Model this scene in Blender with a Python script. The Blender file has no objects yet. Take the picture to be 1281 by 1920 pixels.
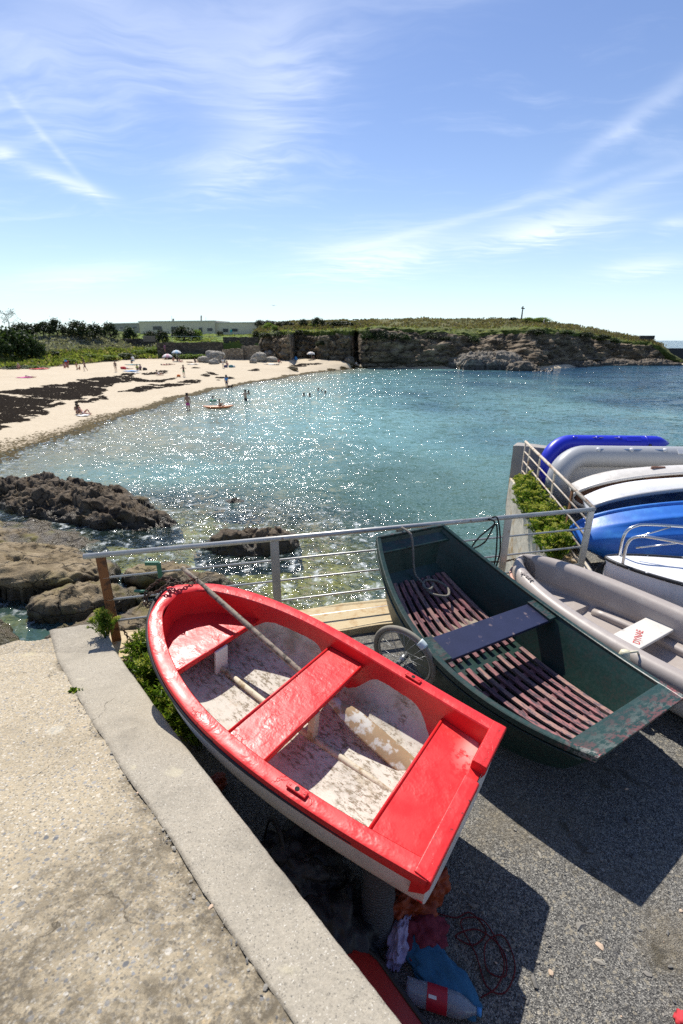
import bpy, bmesh, math, random
import numpy as np
from mathutils import Vector, Matrix, Euler
from mathutils.bvhtree import BVHTree
random.seed(7); RNG = np.random.default_rng(11)
R = math.radians
SC = bpy.context.scene
COL = SC.collection

# ------------------------------------------------------------------ camera
CAM_H = 2.85; FPX = 880.0; PITCH = math.atan(322/880.0)
cam = bpy.data.cameras.new('camera'); cam.lens = 16.5; cam.sensor_width = 36.0
cam.clip_start = 0.05; cam.clip_end = 20000
cam.dof.use_dof = True; cam.dof.focus_distance = 3.2; cam.dof.aperture_fstop = 3.2
co = bpy.data.objects.new('camera', cam); COL.objects.link(co)
co.location = (0, 0, CAM_H); co.rotation_euler = (R(90)-PITCH, 0, 0)
SC.camera = co

# ------------------------------------------------------------------ sun, sky, exposure
SUN_EL, SUN_AZ = R(55.0), R(-18.0)
sd = Vector((math.cos(SUN_EL)*math.sin(SUN_AZ), math.cos(SUN_EL)*math.cos(SUN_AZ), math.sin(SUN_EL)))
sl = bpy.data.lights.new('sun', 'SUN'); sl.energy = 5.0; sl.angle = R(0.53); sl.color = (1.0, 0.95, 0.87)
so = bpy.data.objects.new('sun', sl); COL.objects.link(so); so.rotation_euler = sd.to_track_quat('Z', 'Y').to_euler()
SC.view_settings.view_transform = 'Standard'; SC.view_settings.look = 'None'
SC.view_settings.exposure = 0.34; SC.view_settings.gamma = 1.0; SC.view_settings.use_curve_mapping = False
SC.render.engine = 'CYCLES'
SC.cycles.use_denoising = False; SC.cycles.max_bounces = 6; SC.cycles.sample_clamp_indirect = 6.0
SC.cycles.transparent_max_bounces = 12; SC.cycles.caustics_reflective = False; SC.cycles.caustics_refractive = False


class NT:
    """tiny node builder"""
    def __init__(s, tree):
        s.t = tree; s.n = tree.nodes; s.l = tree.links
    def new(s, ty, **kw):
        n = s.n.new(ty)
        for k, v in kw.items(): setattr(n, k, v)
        return n
    def put(s, sock, v):
        if v is None: return
        if hasattr(v, 'bl_idname') and 'Socket' in v.bl_idname: s.l.new(v, sock)
        elif hasattr(v, 'outputs'): s.l.new(v.outputs[0], sock)
        else:
            if isinstance(v, (tuple, list)) and len(v) == 3 and sock.type == 'RGBA': v = (*v, 1)
            sock.default_value = v
    def m(s, op, a, b=None, c=None, clamp=False):
        n = s.new('ShaderNodeMath', operation=op, use_clamp=clamp)
        for i, v in enumerate((a, b, c)):
            if v is not None: s.put(n.inputs[i], v)
        return n.outputs[0]
    def vm(s, op, a, b=None, scale=None):
        n = s.new('ShaderNodeVectorMath', operation=op); s.put(n.inputs[0], a)
        if b is not None: s.put(n.inputs[1], b)
        if scale is not None: s.put(n.inputs['Scale'], scale)
        return n.outputs['Value'] if op in ('DOT_PRODUCT', 'LENGTH') else n.outputs[0]
    def noise(s, vec, scale, detail=4, rough=.55, dist=0, color=False):
        n = s.new('ShaderNodeTexNoise'); s.put(n.inputs['Vector'], vec)
        n.inputs['Scale'].default_value = scale; n.inputs['Detail'].default_value = detail
        n.inputs['Roughness'].default_value = rough; n.inputs['Distortion'].default_value = dist
        return n.outputs['Color' if color else 'Fac']
    def voro(s, vec, scale, feature='F1', out='Distance', rnd=1.0):
        n = s.new('ShaderNodeTexVoronoi', feature=feature); s.put(n.inputs['Vector'], vec)
        n.inputs['Scale'].default_value = scale; n.inputs['Randomness'].default_value = rnd
        return n.outputs[out]
    def mr(s, v, a, b, c=0., d=1., smooth=True):
        n = s.new('ShaderNodeMapRange'); n.interpolation_type = 'SMOOTHSTEP' if smooth else 'LINEAR'
        s.put(n.inputs[0], v)
        for i, q in enumerate((a, b, c, d)): s.put(n.inputs[i+1], q)
        return n.outputs[0]
    def mix(s, f, a, b, blend='MIX'):
        n = s.new('ShaderNodeMix', data_type='RGBA', blend_type=blend)
        s.put(n.inputs[0], f); s.put(n.inputs[6], a); s.put(n.inputs[7], b)
        return n.outputs[2]
    def ramp(s, v, stops, interp='LINEAR'):
        n = s.new('ShaderNodeValToRGB'); n.color_ramp.interpolation = interp; s.put(n.inputs[0], v)
        e = n.color_ramp.elements
        while len(e) < len(stops): e.new(.5)
        for q, (p, c) in zip(e, stops): q.position = p; q.color = (*c, 1)
        return n.outputs[0]
    def map(s, vec, scale=(1, 1, 1), rot=(0, 0, 0), loc=(0, 0, 0)):
        n = s.new('ShaderNodeMapping'); s.put(n.inputs[0], vec)
        n.inputs['Scale'].default_value = scale; n.inputs['Rotation'].default_value = rot; n.inputs['Location'].default_value = loc
        return n.outputs[0]
    def bump(s, h, strength=.5, dist=.01, normal=None):
        n = s.new('ShaderNodeBump'); s.put(n.inputs['Height'], h)
        n.inputs['Strength'].default_value = strength; n.inputs['Distance'].default_value = dist
        if normal is not None: s.put(n.inputs['Normal'], normal)
        return n.outputs[0]
    def attr(s, name, out='Fac'):
        n = s.new('ShaderNodeAttribute'); n.attribute_name = name; return n.outputs[out]
    def sep(s, v):
        n = s.new('ShaderNodeSeparateXYZ'); s.put(n.inputs[0], v); return n.outputs
    def comb(s, x, y, z):
        n = s.new('ShaderNodeCombineXYZ')
        for i, v in enumerate((x, y, z)): s.put(n.inputs[i], v)
        return n.outputs[0]


def site(u, v, z):
    """survey point: where the sight line (u, v) meets height z"""
    x = (u-640.5)/FPX; y = -(v-960)/FPX; c, s = math.cos(PITCH), math.sin(PITCH)
    d = Vector((x, c+y*s, -s+y*c)); t = (z-CAM_H)/d.z
    return Vector((0, 0, CAM_H))+d*t
def siteY(u, v, Y):
    x = (u-640.5)/FPX; y = -(v-960)/FPX; c, s = math.cos(PITCH), math.sin(PITCH)
    d = Vector((x, c+y*s, -s+y*c)); return Vector((0, 0, CAM_H))+d*(Y/d.y)
def pxm(p):
    """metres per photograph pixel at point p"""
    return (p[1]*math.cos(PITCH)-(p[2]-CAM_H)*math.sin(PITCH))/FPX
def sdir(u, v):
    d = siteY(u, v, 1.0)-Vector((0, 0, CAM_H)); return d.normalized()

# world: physical sky with thin cirrus streaks at fixed directions
W = bpy.data.worlds.new('World'); SC.world = W; W.use_nodes = True
t = NT(W.node_tree); t.n.clear()
sky = t.new('ShaderNodeTexSky', sky_type='NISHITA'); sky.sun_disc = False
sky.sun_elevation = SUN_EL; sky.sun_rotation = SUN_AZ; sky.air_density = 1.0; sky.dust_density = 0.10; sky.ozone_density = 2.2
tc = t.new('ShaderNodeTexCoord'); D = t.vm('NORMALIZE', tc.outputs['Generated']); dx, dy, dz = t.sep(D)
az = t.m('ARCTAN2', dx, dy); el = t.m('ARCSINE', dz)
zz = t.m('MAXIMUM', t.m('ADD', dz, .10), .02)
q = t.comb(t.m('DIVIDE', dx, zz), t.m('DIVIDE', dy, zz), 0.0)
warp = t.vm('ADD', q, t.vm('SCALE', t.noise(q, 1.3, 3, color=True), scale=.55))
stre = t.noise(t.map(warp, (1.0, 3.2, 1), (0, 0, R(25))), 1.6, 7, .62)
fine = t.noise(t.map(warp, (2.5, 9, 1), (0, 0, R(14))), 1.5, 5, .54)
veil = t.m('MULTIPLY', t.mr(stre, .50, .80), t.mr(el, .02, .20), clamp=True)
tot = t.m('MULTIPLY', veil, .14)
for (u, v, hw, hh, ang, am) in ((700, 478, 130, 40, 6, 1.15), (1020, 430, 130, 28, 5, 1.25), (1200, 502, 75, 16, 4, .9), (135, 345, 62, 13, -14, 1.2),
        (150, 518, 130, 20, 9, .75), (1190, 225, 150, 24, 30, .50), (6, 284, 26, 14, 0, .95), (490, 190, 130, 120, 40, .55), (430, 310, 110, 40, 20, .45),
        (100, 275, 100, 8, -48, .40), (870, 412, 260, 9, 11, .5), (1268, 420, 30, 12, 0, .8), (1200, 345, 170, 18, 15, .40), (80, 120, 230, 150, 20, .50), (560, 40, 300, 90, 10, .36), (330, 60, 200, 80, -10, .22)):
    c0 = sdir(u, v); a0 = math.atan2(c0.x, c0.y); e0 = math.asin(c0.z)
    c1 = sdir(u+5, v); c2 = sdir(u, v-5)
    sa = abs(math.atan2(c1.x, c1.y)-a0)/5*hw; se = abs(math.asin(c2.z)-e0)/5*hh
    da = t.m('SUBTRACT', az, a0); de = t.m('SUBTRACT', el, e0); ca, sn = math.cos(R(ang)), math.sin(R(ang))
    p1 = t.m('DIVIDE', t.m('ADD', t.m('MULTIPLY', da, ca), t.m('MULTIPLY', de, sn)), sa)
    p2 = t.m('DIVIDE', t.m('SUBTRACT', t.m('MULTIPLY', de, ca), t.m('MULTIPLY', da, sn)), se)
    p1 = t.m('ADD', p1, t.m('MULTIPLY', t.m('SUBTRACT', stre, .5), 1.9)); p2 = t.m('ADD', p2, t.m('MULTIPLY', t.m('SUBTRACT', fine, .5), 2.2))
    r2 = t.m('ADD', t.m('MULTIPLY', p1, p1), t.m('MULTIPLY', p2, p2))
    g = t.m('MULTIPLY', t.m('EXPONENT', t.m('MULTIPLY', r2, -1.0)), t.mr(fine, .22, .78, .45, 1.0))
    tot = t.m('ADD', tot, t.m('MULTIPLY', g, am*.58))
tot = t.m('MULTIPLY', t.m('MINIMUM', tot, 1.0), t.mr(el, .0, .03))
hs = t.new('ShaderNodeHueSaturation'); hs.inputs['Saturation'].default_value = 1.06; hs.inputs['Hue'].default_value = .511; t.put(hs.inputs['Color'], sky.outputs[0])
hz = t.m('MULTIPLY', t.m('EXPONENT', t.m('MULTIPLY', t.m('MAXIMUM', el, 0.0), -9.0)), .72)
colr = t.mix(tot, t.mix(hz, hs.outputs[0], (5.6, 7.3, 8.9, 1)), (8.6, 9.1, 10.0, 1))
bg = t.new('ShaderNodeBackground'); bg.inputs['Strength'].default_value = 0.110; t.put(bg.inputs['Color'], colr)
ow = t.new('ShaderNodeOutputWorld'); t.l.new(bg.outputs[0], ow.inputs[0])

# ------------------------------------------------------------------ numpy noise
def _h(ix, iy, iz, seed):
    n = (ix.astype(np.int64)*374761393+iy.astype(np.int64)*668265263+iz.astype(np.int64)*2147483647+seed*974634721) & 0xffffffff
    n = ((n ^ (n >> 13))*1274126177) & 0xffffffff; n = ((n ^ (n >> 16))*2246822519) & 0xffffffff
    return ((n ^ (n >> 15)) & 0xffffff)/float(0xffffff)
def vnoise(P, seed=0):
    P = np.asarray(P, float); I = np.floor(P).astype(np.int64); f = P-I; f = f*f*(3-2*f); r = 0
    for a in (0, 1):
        for b in (0, 1):
            for c in (0, 1):
                w = (f[:, 0] if a else 1-f[:, 0])*(f[:, 1] if b else 1-f[:, 1])*(f[:, 2] if c else 1-f[:, 2])
                r = r+w*_h(I[:, 0]+a, I[:, 1]+b, I[:, 2]+c, seed)
    return r*2-1
def fbm(P, octv=4, gain=.5, seed=0, lac=2.03):
    P = np.asarray(P, float); r = 0; a = 1
    for i in range(octv):
        r = r+a*vnoise(P*lac**i+17.3*i, seed+i); a *= gain
    return r
def voro(P, seed=0):
    P = np.asarray(P, float); I = np.floor(P).astype(np.int64)
    F1 = np.full(len(P), 9.); F2 = F1.copy(); ID = np.zeros(len(P)); C = np.zeros_like(P)
    for a in (-1, 0, 1):
        for b in (-1, 0, 1):
            for c in (-1, 0, 1):
                J = I+np.array([a, b, c]); q = np.stack([J[:, k]+_h(J[:, 0], J[:, 1], J[:, 2], seed+31*k) for k in range(3)], 1)
                d = np.sqrt(((q-P)**2).sum(1)); m = d < F1
                F2 = np.where(m, F1, np.minimum(F2, d)); ID = np.where(m, _h(J[:, 0], J[:, 1], J[:, 2], seed+99), ID)
                C = np.where(m[:, None], q, C); F1 = np.where(m, d, F1)
    return F1, F2, ID, C
def sstep(a, b, x):
    t_ = np.clip((x-a)/(b-a), 0, 1); return t_*t_*(3-2*t_)

# ------------------------------------------------------------------ object helpers
def tag(o, label=None, cat=None, group=None, kind=None):
    if label: o['label'] = label
    if cat: o['category'] = cat
    if group: o['group'] = group
    if kind: o['kind'] = kind
    return o
def thing(name, label, cat, loc=(0, 0, 0), rot=(0, 0, 0), group=None, mat=None):
    o = bpy.data.objects.new(name, None); COL.objects.link(o); o.empty_display_size = .2
    if mat is not None: o.matrix_world = mat
    else: o.location = loc; o.rotation_euler = rot
    return tag(o, label, cat, group)
def dup(o, parent=None):
    c = o.copy(); COL.objects.link(c)
    if parent is not None: c.parent = parent
    for ch in list(o.children): dup(ch, c)
    return c
def mk(name, V, F, mat=None, parent=None, smooth=True, attrs=None, off=None, bevel=0, mats=None, mi=None):
    me = bpy.data.meshes.new(name); V = np.asarray(V, float)
    if off is not None: V = V-np.asarray(off, float)
    if isinstance(F, np.ndarray): F = F.tolist()
    me.from_pydata(V.tolist(), [], F)
    for k, a in (attrs or {}).items():
        a = np.asarray(a, float)
        if a.ndim == 1: at = me.attributes.new(k, 'FLOAT', 'POINT'); at.data.foreach_set('value', a)
        else:
            at = me.attributes.new(k, 'FLOAT_COLOR', 'POINT'); at.data.foreach_set('color', np.hstack([a, np.ones((len(a), 1))]).ravel())
    for m_ in (mats or [mat]):
        if m_ is not None: me.materials.append(m_)
    if mi is not None: me.polygons.foreach_set('material_index', np.asarray(mi, np.int32))
    if smooth: me.polygons.foreach_set('use_smooth', [True]*len(me.polygons))
    me.update()
    o = bpy.data.objects.new(name, me); COL.objects.link(o)
    if parent is not None: o.parent = parent
    if bevel:
        b = o.modifiers.new('bevel', 'BEVEL'); b.width = bevel; b.segments = 2; b.limit_method = 'ANGLE'; b.angle_limit = R(35)
    return o
def gridF(n, m, wrap=False, base=0):
    """quads of an n x m vertex grid (row-major); wrap closes the second axis"""
    i = np.arange(n-1)[:, None]; j = np.arange(m if wrap else m-1)[None, :]; k = (j+1) % m
    return (base+np.stack([i*m+j, i*m+k, (i+1)*m+k, (i+1)*m+j], -1)).reshape(-1, 4)
class MB:
    def __init__(s): s.V = []; s.F = []; s.n = 0
    def add(s, V, F):
        V = np.asarray(V, float); s.V.append(V)
        s.F += [[int(i)+s.n for i in f] for f in F]; s.n += len(V); return s
    def loft(s, rings, closed=True, caps=True):
        r = np.asarray(rings, float); n, m = r.shape[:2]
        F = gridF(n, m, closed).tolist()
        if caps and closed: F += [list(range(m))[::-1], [(n-1)*m+k for k in range(m)]]
        return s.add(r.reshape(-1, 3), F)
    def tube(s, path, r, n=8, caps=True, closed=False, flat=1.0):
        p = np.asarray(path, float); k = len(p); r = np.broadcast_to(np.asarray(r, float), (k,))
        T = np.gradient(p, axis=0)
        if closed: T = np.roll(p, -1, 0)-np.roll(p, 1, 0)
        T /= np.linalg.norm(T, axis=1)[:, None]+1e-12
        up = np.array([0, 0, 1.]) if abs(T[0][2]) < .9 else np.array([1., 0, 0])
        a = np.linspace(0, 2*np.pi, n, endpoint=False); rings = []
        N = np.cross(up, T[0]); N /= np.linalg.norm(N)
        for i in range(k):
            N = N-T[i]*(N@T[i]); N /= np.linalg.norm(N)+1e-12; B = np.cross(T[i], N)
            rings.append(p[i]+r[i]*(np.cos(a)[:, None]*N+np.sin(a)[:, None]*B*flat))
        if closed: rings.append(rings[0]); caps = False
        return s.loft(rings, True, caps)
    def box(s, c, size, rot=None, M=None):
        h = np.array(size)/2; V = np.array([[x, y, z] for x in (-1, 1) for y in (-1, 1) for z in (-1, 1)])*h
        if rot is not None: V = V@np.array(Euler(rot).to_matrix()).T
        if M is not None: V = V@np.array(M).T
        return s.add(V+np.asarray(c, float), [[0, 1, 3, 2], [4, 6, 7, 5], [0, 4, 5, 1], [2, 3, 7, 6], [0, 2, 6, 4], [1, 5, 7, 3]])
    def obj(s, name, mat, parent=None, smooth=False, off=None, bevel=0, **kw):
        return mk(name, np.vstack(s.V), s.F, mat, parent, smooth, off=off, bevel=bevel, **kw)
def spline(pts, n):
    """Catmull-Rom through pts, n samples, roughly even"""
    p = np.asarray(pts, float); q = np.vstack([2*p[0]-p[1], p, 2*p[-1]-p[-2]]); out = []
    k = len(p)-1
    for x in np.linspace(0, k-1e-9, n):
        i = int(x); f = x-i; a, b, c, d = q[i], q[i+1], q[i+2], q[i+3]
        out.append(.5*((2*b)+(c-a)*f+(2*a-5*b+4*c-d)*f*f+(3*b-a-3*c+d)*f**3))
    return np.array(out)
def lin(pts, n):
    p = np.asarray(pts, float); d = np.r_[0, np.cumsum(np.linalg.norm(np.diff(p, axis=0), axis=1))]
    x = np.linspace(0, d[-1], n); return np.stack([np.interp(x, d, p[:, k]) for k in range(p.shape[1])], 1)

# ------------------------------------------------------------------ materials
def material(name):
    m = bpy.data.materials.new(name); m.use_nodes = True; t_ = NT(m.node_tree); t_.n.clear()
    out = t_.new('ShaderNodeOutputMaterial'); b = t_.new('ShaderNodeBsdfPrincipled'); t_.l.new(b.outputs[0], out.inputs[0])
    t_.b = b; t_.out = out; t_.obj = t_.new('ShaderNodeTexCoord').outputs['Object']
    return m, t_
def pset(t_, col=None, rough=None, normal=None, spec=None, metal=None, **kw):
    for k, v in (('Base Color', col), ('Roughness', rough), ('Normal', normal), ('Specular IOR Level', spec), ('Metallic', metal)):
        if v is not None: t_.put(t_.b.inputs[k], v)
    for k, v in kw.items(): t_.put(t_.b.inputs[k], v)
def simple(name, col, rough=.6, var=.25, scale=6, bump=.15, bscale=40, bdist=.004, metal=0, spec=.5, col2=None, thr=(.45, .65), scale2=9, detail=5):
    """base colour with tonal variation, optional second colour in noise patches, noise bump"""
    m, t_ = material(name)
    n = t_.noise(t_.obj, scale, 5); c = t_.mix(n, tuple(x*(1-var) for x in col), tuple(min(1, x*(1+var)) for x in col))
    if col2 is not None: c = t_.mix(t_.mr(t_.noise(t_.obj, scale2, detail, .65), *thr), c, col2)
    pset(t_, c, rough, t_.bump(t_.noise(t_.obj, bscale, 4), bump, bdist) if bump else None, spec, metal)
    return m
# ================================================================== SETTING
SEA = -3.3
def mat_sand():
    m, t = material('sand'); n = t.noise(t.obj, .35, 5); f = t.noise(t.obj, 4, 6, .7)
    wet = t.attr('wet')
    c = t.mix(n, (.47, .385, .265), (.56, .475, .345)); c = t.mix(t.mr(f, .45, .75), c, (.41, .335, .225))
    c = t.mix(wet, c, (.30, .235, .15))
    pset(t, c, .85, t.bump(t.noise(t.obj, 1.8, 6, .7), .6, .12), .3); return m
def mat_land():
    """cliff rock, heath and dune grass by slope-independent cover attribute"""
    m, t = material('land'); cov = t.attr('cover'); hue = t.attr('hue'); high = t.attr('high')
    o = t.obj
    r1 = t.noise(t.map(o, (.25, .25, .9)), 1.0, 8, .65); r2 = t.noise(o, 2.2, 6, .7); st = t.noise(t.map(o, (.12, .12, 1.6)), 1.2, 4, .6)
    rock = t.ramp(r1, [(.25, (.04, .031, .022)), (.43, (.11, .085, .058)), (.58, (.25, .195, .13)), (.78, (.42, .35, .255))])
    rock = t.mix(t.mr(r2, .5, .8, 0, .6), rock, (.30, .26, .205)); rock = t.mix(t.mr(st, .52, .7, 0, .5), rock, (.10, .085, .07))
    rock = t.mix(high, (.035, .031, .026), rock)
    g1 = t.noise(o, .28, 5); g2 = t.noise(o, 1.6, 5, .7)
    grass = t.ramp(g1, [(.3, (.06, .065, .022)), (.5, (.13, .125, .05)), (.68, (.21, .165, .085)), (.85, (.22, .14, .09))])
    lush = t.ramp(g2, [(.3, (.05, .075, .018)), (.55, (.14, .18, .035)), (.8, (.22, .24, .06))])
    grass = t.mix(hue, grass, lush); grass = t.mix(t.mr(hue, 1.2, 1.6), grass, (.17, .24, .05)); grass = t.mix(t.mr(g2, .4, .75, 0, .5), grass, (.03, .035, .015))
    k = t.mr(t.m('ADD', cov, t.m('MULTIPLY', t.m('SUBTRACT', t.noise(o, .8, 5, .65), .5), .9)), .4, .58)
    h = t.m('ADD', t.noise(t.map(o, (.6, .6, 1.6)), 1.3, 8, .7), t.m('MULTIPLY', t.voro(t.map(o, (.5, .5, 1.0)), 1.1), .5))
    pset(t, t.mix(k, rock, grass), .9, t.bump(h, .9, .5), .2); return m

# ---- shoreline stations: u, waterline v, back-of-beach (v, z), then (v, dY) steps inland
ST = [(-700, 1060, (760, -1.6), (720, 5), (690, 14), (660, 26), (640, 55)),
      (-250, 920, (712, -1.5), (684, 6), (660, 16), (640, 28), (622, 50)),
      (-60, 866, (696, -1.5), (676, 6), (656, 18), (636, 30), (620, 48)),
      (40, 838, (690, -1.5), (674, 8), (654, 20), (634, 30), (619, 46)),
      (110, 816, (687, -1.5), (670, 7), (648, 16), (627, 25), (619, 46)),
      (190, 789, (679, -1.4), (664, 7), (642, 17), (629, 24), (620, 45)),
      (255, 770, (673, -1.3), (661, 6), (652, 14), (640, 22), (627, 42)),
      (330, 747, (673, -1.2), (661, 5), (655, 9.5), (642, 10.2), (626.5, 40)),
      (410, 728, (673, -1.2), (660, 4), (656, 8.5), (641, 9.2), (626.5, 40)),
      (470, 717, (673, -1.2), (664, 2), (657, 6.0), (641, 6.6), (625, 40)),
      (494, 713, (674, -1.3), (656, 1), (636, 2.2), (626, 5), (612, 38)),
      (520, 709, (676, -1.4), (656, .8), (632, 1.6), (622, 5), (606, 36)),
      (542, 705, (677, -1.4), (655, .6), (632, 1.4), (623, 3), (605, 40)),
      (552, 703.5, (672, -1.3), (655, 1), (634, 2), (621, 4), (604, 40)),
      (600, 697, (674, -1.3), (656, 1), (634, 2), (619, 4), (603, 40)),
      (655, 692, (679, -1.9), (660, .8), (638, 1.8), (619, 4), (602, 40)),
      (668, 690.5, (682, -2.4), (662, 2), (640, 5), (621, 9), (602, 42)),
      (676, 690, (684, -2.6), (664, .3), (640, .8), (618, 3), (601, 38)),
      (730, 690, (684, -2.6), (664, 1), (640, 2.5), (617, 5), (599, 40)),
      (800, 691, (684, -2.6), (664, 1), (641, 2.5), (620, 5), (598, 42)),
      (850, 692, (685, -2.6), (668, 1.5), (644, 5), (624, 9), (598, 45)),
      (890, 693, (686, -2.6), (668, 3), (646, 9), (626, 15), (598, 46)),
      (950, 694, (686, -2.6), (662, 7), (640, 12), (616, 15), (598.5, 46)),
      (1000, 694, (687, -2.7), (666, 6), (640, 10), (616, 13), (602, 44)),
      (1050, 690, (684, -2.7), (664, 3), (644, 5), (622, 8), (607, 38)),
      (1110, 686, (680, -2.7), (664, 2), (646, 4), (628, 8), (616, 30)),
      (1170, 684, (679, -2.7), (666, 2), (652, 4), (638, 8), (627, 22)),
      (1215, 683, (678, -2.7), (668, 2), (656, 4), (643, 7), (634, 14)),
      (1246, 683, (679, -2.7), (672, 1.5), (664, 3), (654, 5), (650, 9)),
      (1275, 683.5, (681, -2.9), (678, 1), (674, 2), (672, 3), (674, 6)),
      (1300, 684, (683, -3.2), (683, 1), (684, 2), (685, 3), (687, 6))]
def stations():
    L = [[] for _ in range(9)]
    for (u, vw, (vf, zf), *inl) in ST:
        w = np.array(site(u, vw, SEA)); f = np.array(site(u, vf, zf))
        if f[1] < w[1]+.8: f = w+np.array([0, 1.0, zf-SEA])
        off = np.array([.35, -1.0, 0])
        L[0].append(w+off*30+[0, 0, -3.5]); L[1].append(w+off*9+[0, 0, -.9]); L[2].append(w)
        md = w*.5+f*.5; md[2] += .18*(zf-SEA)*.5; L[3].append(md); L[4].append(f)
        for k, (v, dY) in enumerate(inl): L[5+k].append(np.array(siteY(u, v, f[1]+dY)))
    return [np.array(l) for l in L]
LN = stations()
us = np.array([s[0] for s in ST], float)
def dense(line, n=620):
    """resample along u so that columns coincide between beach and headland"""
    x = np.linspace(us[0], us[-1], n); x = np.sort(np.r_[x, np.linspace(480, 700, 160), np.linspace(-40, 480, 60)])
    return np.stack([np.interp(x, us, line[:, k]) for k in range(3)], 1), x
LD = [dense(l)[0] for l in LN]; UX = dense(LN[0])[1]
def strip(lines, subs):
    rows = []; tv = []
    for a, (l0, l1, n) in enumerate(zip(lines[:-1], lines[1:], subs)):
        for k in range(n):
            rows.append(l0+(l1-l0)*k/n); tv.append(a+k/n)
    rows.append(lines[-1]); tv.append(len(lines)-1)
    return np.array(rows), np.array(tv)
# beach
G, tv = strip(LD[0:5], [12, 14, 26, 30]); nr, nc = G.shape[:2]; V = G.reshape(-1, 3).copy(); tt = np.repeat(tv, nc)
amp = sstep(1.9, 2.6, tt)*sstep(4.0, 3.8, tt)
V[:, 2] += amp*(.10*fbm(V*[.22, .22, 0]+3, 3)+.03*fbm(V*[1.1, 1.1, 0], 3))
wet = np.clip(1-np.abs(V[:, 2]-SEA)/.10, 0, 1)*.9; wet[V[:, 2] < SEA] = .35
M_SAND = mat_sand()
beach = mk('beach', V, gridF(nr, nc), M_SAND, attrs={'wet': wet}); tag(beach, 'pale sandy beach curving round the bay', None, kind='structure')
BEACH_BVH = BVHTree.FromPolygons(V.tolist(), gridF(nr, nc).tolist())
# headland and dune
back = LD[8]+np.array([0, 60, -6.0])
G, tv = strip(LD[4:9]+[back], [26, 34, 26, 40, 6]); nr, nc = G.shape[:2]; V = G.reshape(-1, 3).copy(); tt = np.repeat(tv, nc); uu = np.tile(UX, nr)
cliff = sstep(478, 500, uu); steep = cliff*sstep(0, .15, tt)*sstep(3.6, 2.6, tt)
dirv = np.array([0, -1., .25])
f1, f2, idd, _ = voro(V*[.34, .34, .22]+5+.5*fbm(V*.3, 3)[:, None], 3); g1_, g2_, id2, _ = voro(V*[.7, .7, 1.3]+.5*fbm(V*.6, 3)[:, None], 8)
strat = np.abs(((V[:, 2]+.5*fbm(V*[.12, .12, .2], 3))*.75) % 1-.5)
disp = steep*(3.4*fbm(V*[.11, .11, .05], 4, .55, 5)+1.5*(idd-.5)-.45*np.exp(-((f2-f1)/.07)**2)+.6*(id2-.5)-.15*np.exp(-((g2_-g1_)/.10)**2)+.9*strat+.45*fbm(V*1.5, 4, .6))
V += disp[:, None]*dirv
cave = np.exp(-((uu-669)/5.5)**2)*sstep(0, .1, tt)*sstep(3.1, 2.5, tt); V[:, 1] += cave*6
soft = (1-steep)*sstep(0, .4, tt); V[:, 2] += soft*(.35*fbm(V*[.25, .25, .0], 4, .55, 9)+.16*fbm(V*[1.0, 1.0, 0], 3, .6, 2))
cover = np.where(uu < 485, sstep(0., .35, tt), sstep(2.45, 2.95, tt)+.35*sstep(1.4, 2.2, tt)*(fbm(V*.2, 3, .5, 4) > .25))
cover = cover*(1-.75*np.exp(-((uu-905-(3-tt)*18)/17)**2)*sstep(3.3, 2.5, tt))
hue = np.clip(sstep(480, 420, uu)+sstep(3.4, 2.9, tt)*.6+.25, 0, 1)+sstep(225, 245, uu)*sstep(492, 480, uu)*sstep(2.95, 3.05, tt)
high = sstep(-3.2, -1.7, V[:, 2]+.4*fbm(V*.5, 3))
M_LAND = mat_land()
land = mk('headland', V, gridF(nr, nc), M_LAND, attrs={'cover': cover, 'hue': hue, 'high': high}); tag(land, 'rocky headland with grassy top behind the bay', None, kind='structure')
LAND_BVH = BVHTree.FromPolygons(V.tolist(), gridF(nr, nc).tolist()); LAND_G = V.reshape(nr, nc, 3); LAND_T = tv
CAMV = Vector((0, 0, CAM_H))
def on_beach(u, v):
    h = BEACH_BVH.ray_cast(CAMV, sdir(u, v))[0]
    if h is None: h = LAND_BVH.ray_cast(CAMV, sdir(u, v))[0]
    return h if h is not None else site(u, v, -1.5)
def on_land(u, v):
    for k in range(40):
        h = LAND_BVH.ray_cast(CAMV, sdir(u, v+k*.7))[0]
        if h is not None: return h
    return BEACH_BVH.ray_cast(CAMV, sdir(u, v))[0]
def drop(x, y, z=60):
    h = LAND_BVH.ray_cast(Vector((x, y, z)), Vector((0, 0, -1)))[0]
    return h.z if h is not None else None
# shore strip of seabed near the quay, under the rocks
sx = np.linspace(-40, 30, 140); sy = np.linspace(2, 40, 90); X, Y = np.meshgrid(sx, sy)
P = np.stack([X.ravel(), Y.ravel(), 0*X.ravel()], 1)
dep = .25+.055*np.maximum(0, P[:, 1]-9)+.10*np.maximum(0, P[:, 0]+4)
P[:, 2] = SEA-np.clip(dep, .2, 3.2)+.22*fbm(P*[.5, .5, 1], 4, .55, 3)
def mat_bed():
    m, t = material('seabed'); n = t.noise(t.obj, .8, 6, .65)
    c = t.ramp(n, [(.3, (.06, .05, .02)), (.46, (.19, .16, .05)), (.58, (.34, .29, .07)), (.75, (.40, .35, .17))])
    pset(t, c, .9, t.bump(t.noise(t.obj, 3, 5), .5, .1)); return m
tag(mk('seabed', P, gridF(90, 140), mat_bed()), 'weedy rocky seabed in the shallows', None, kind='structure')

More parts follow.
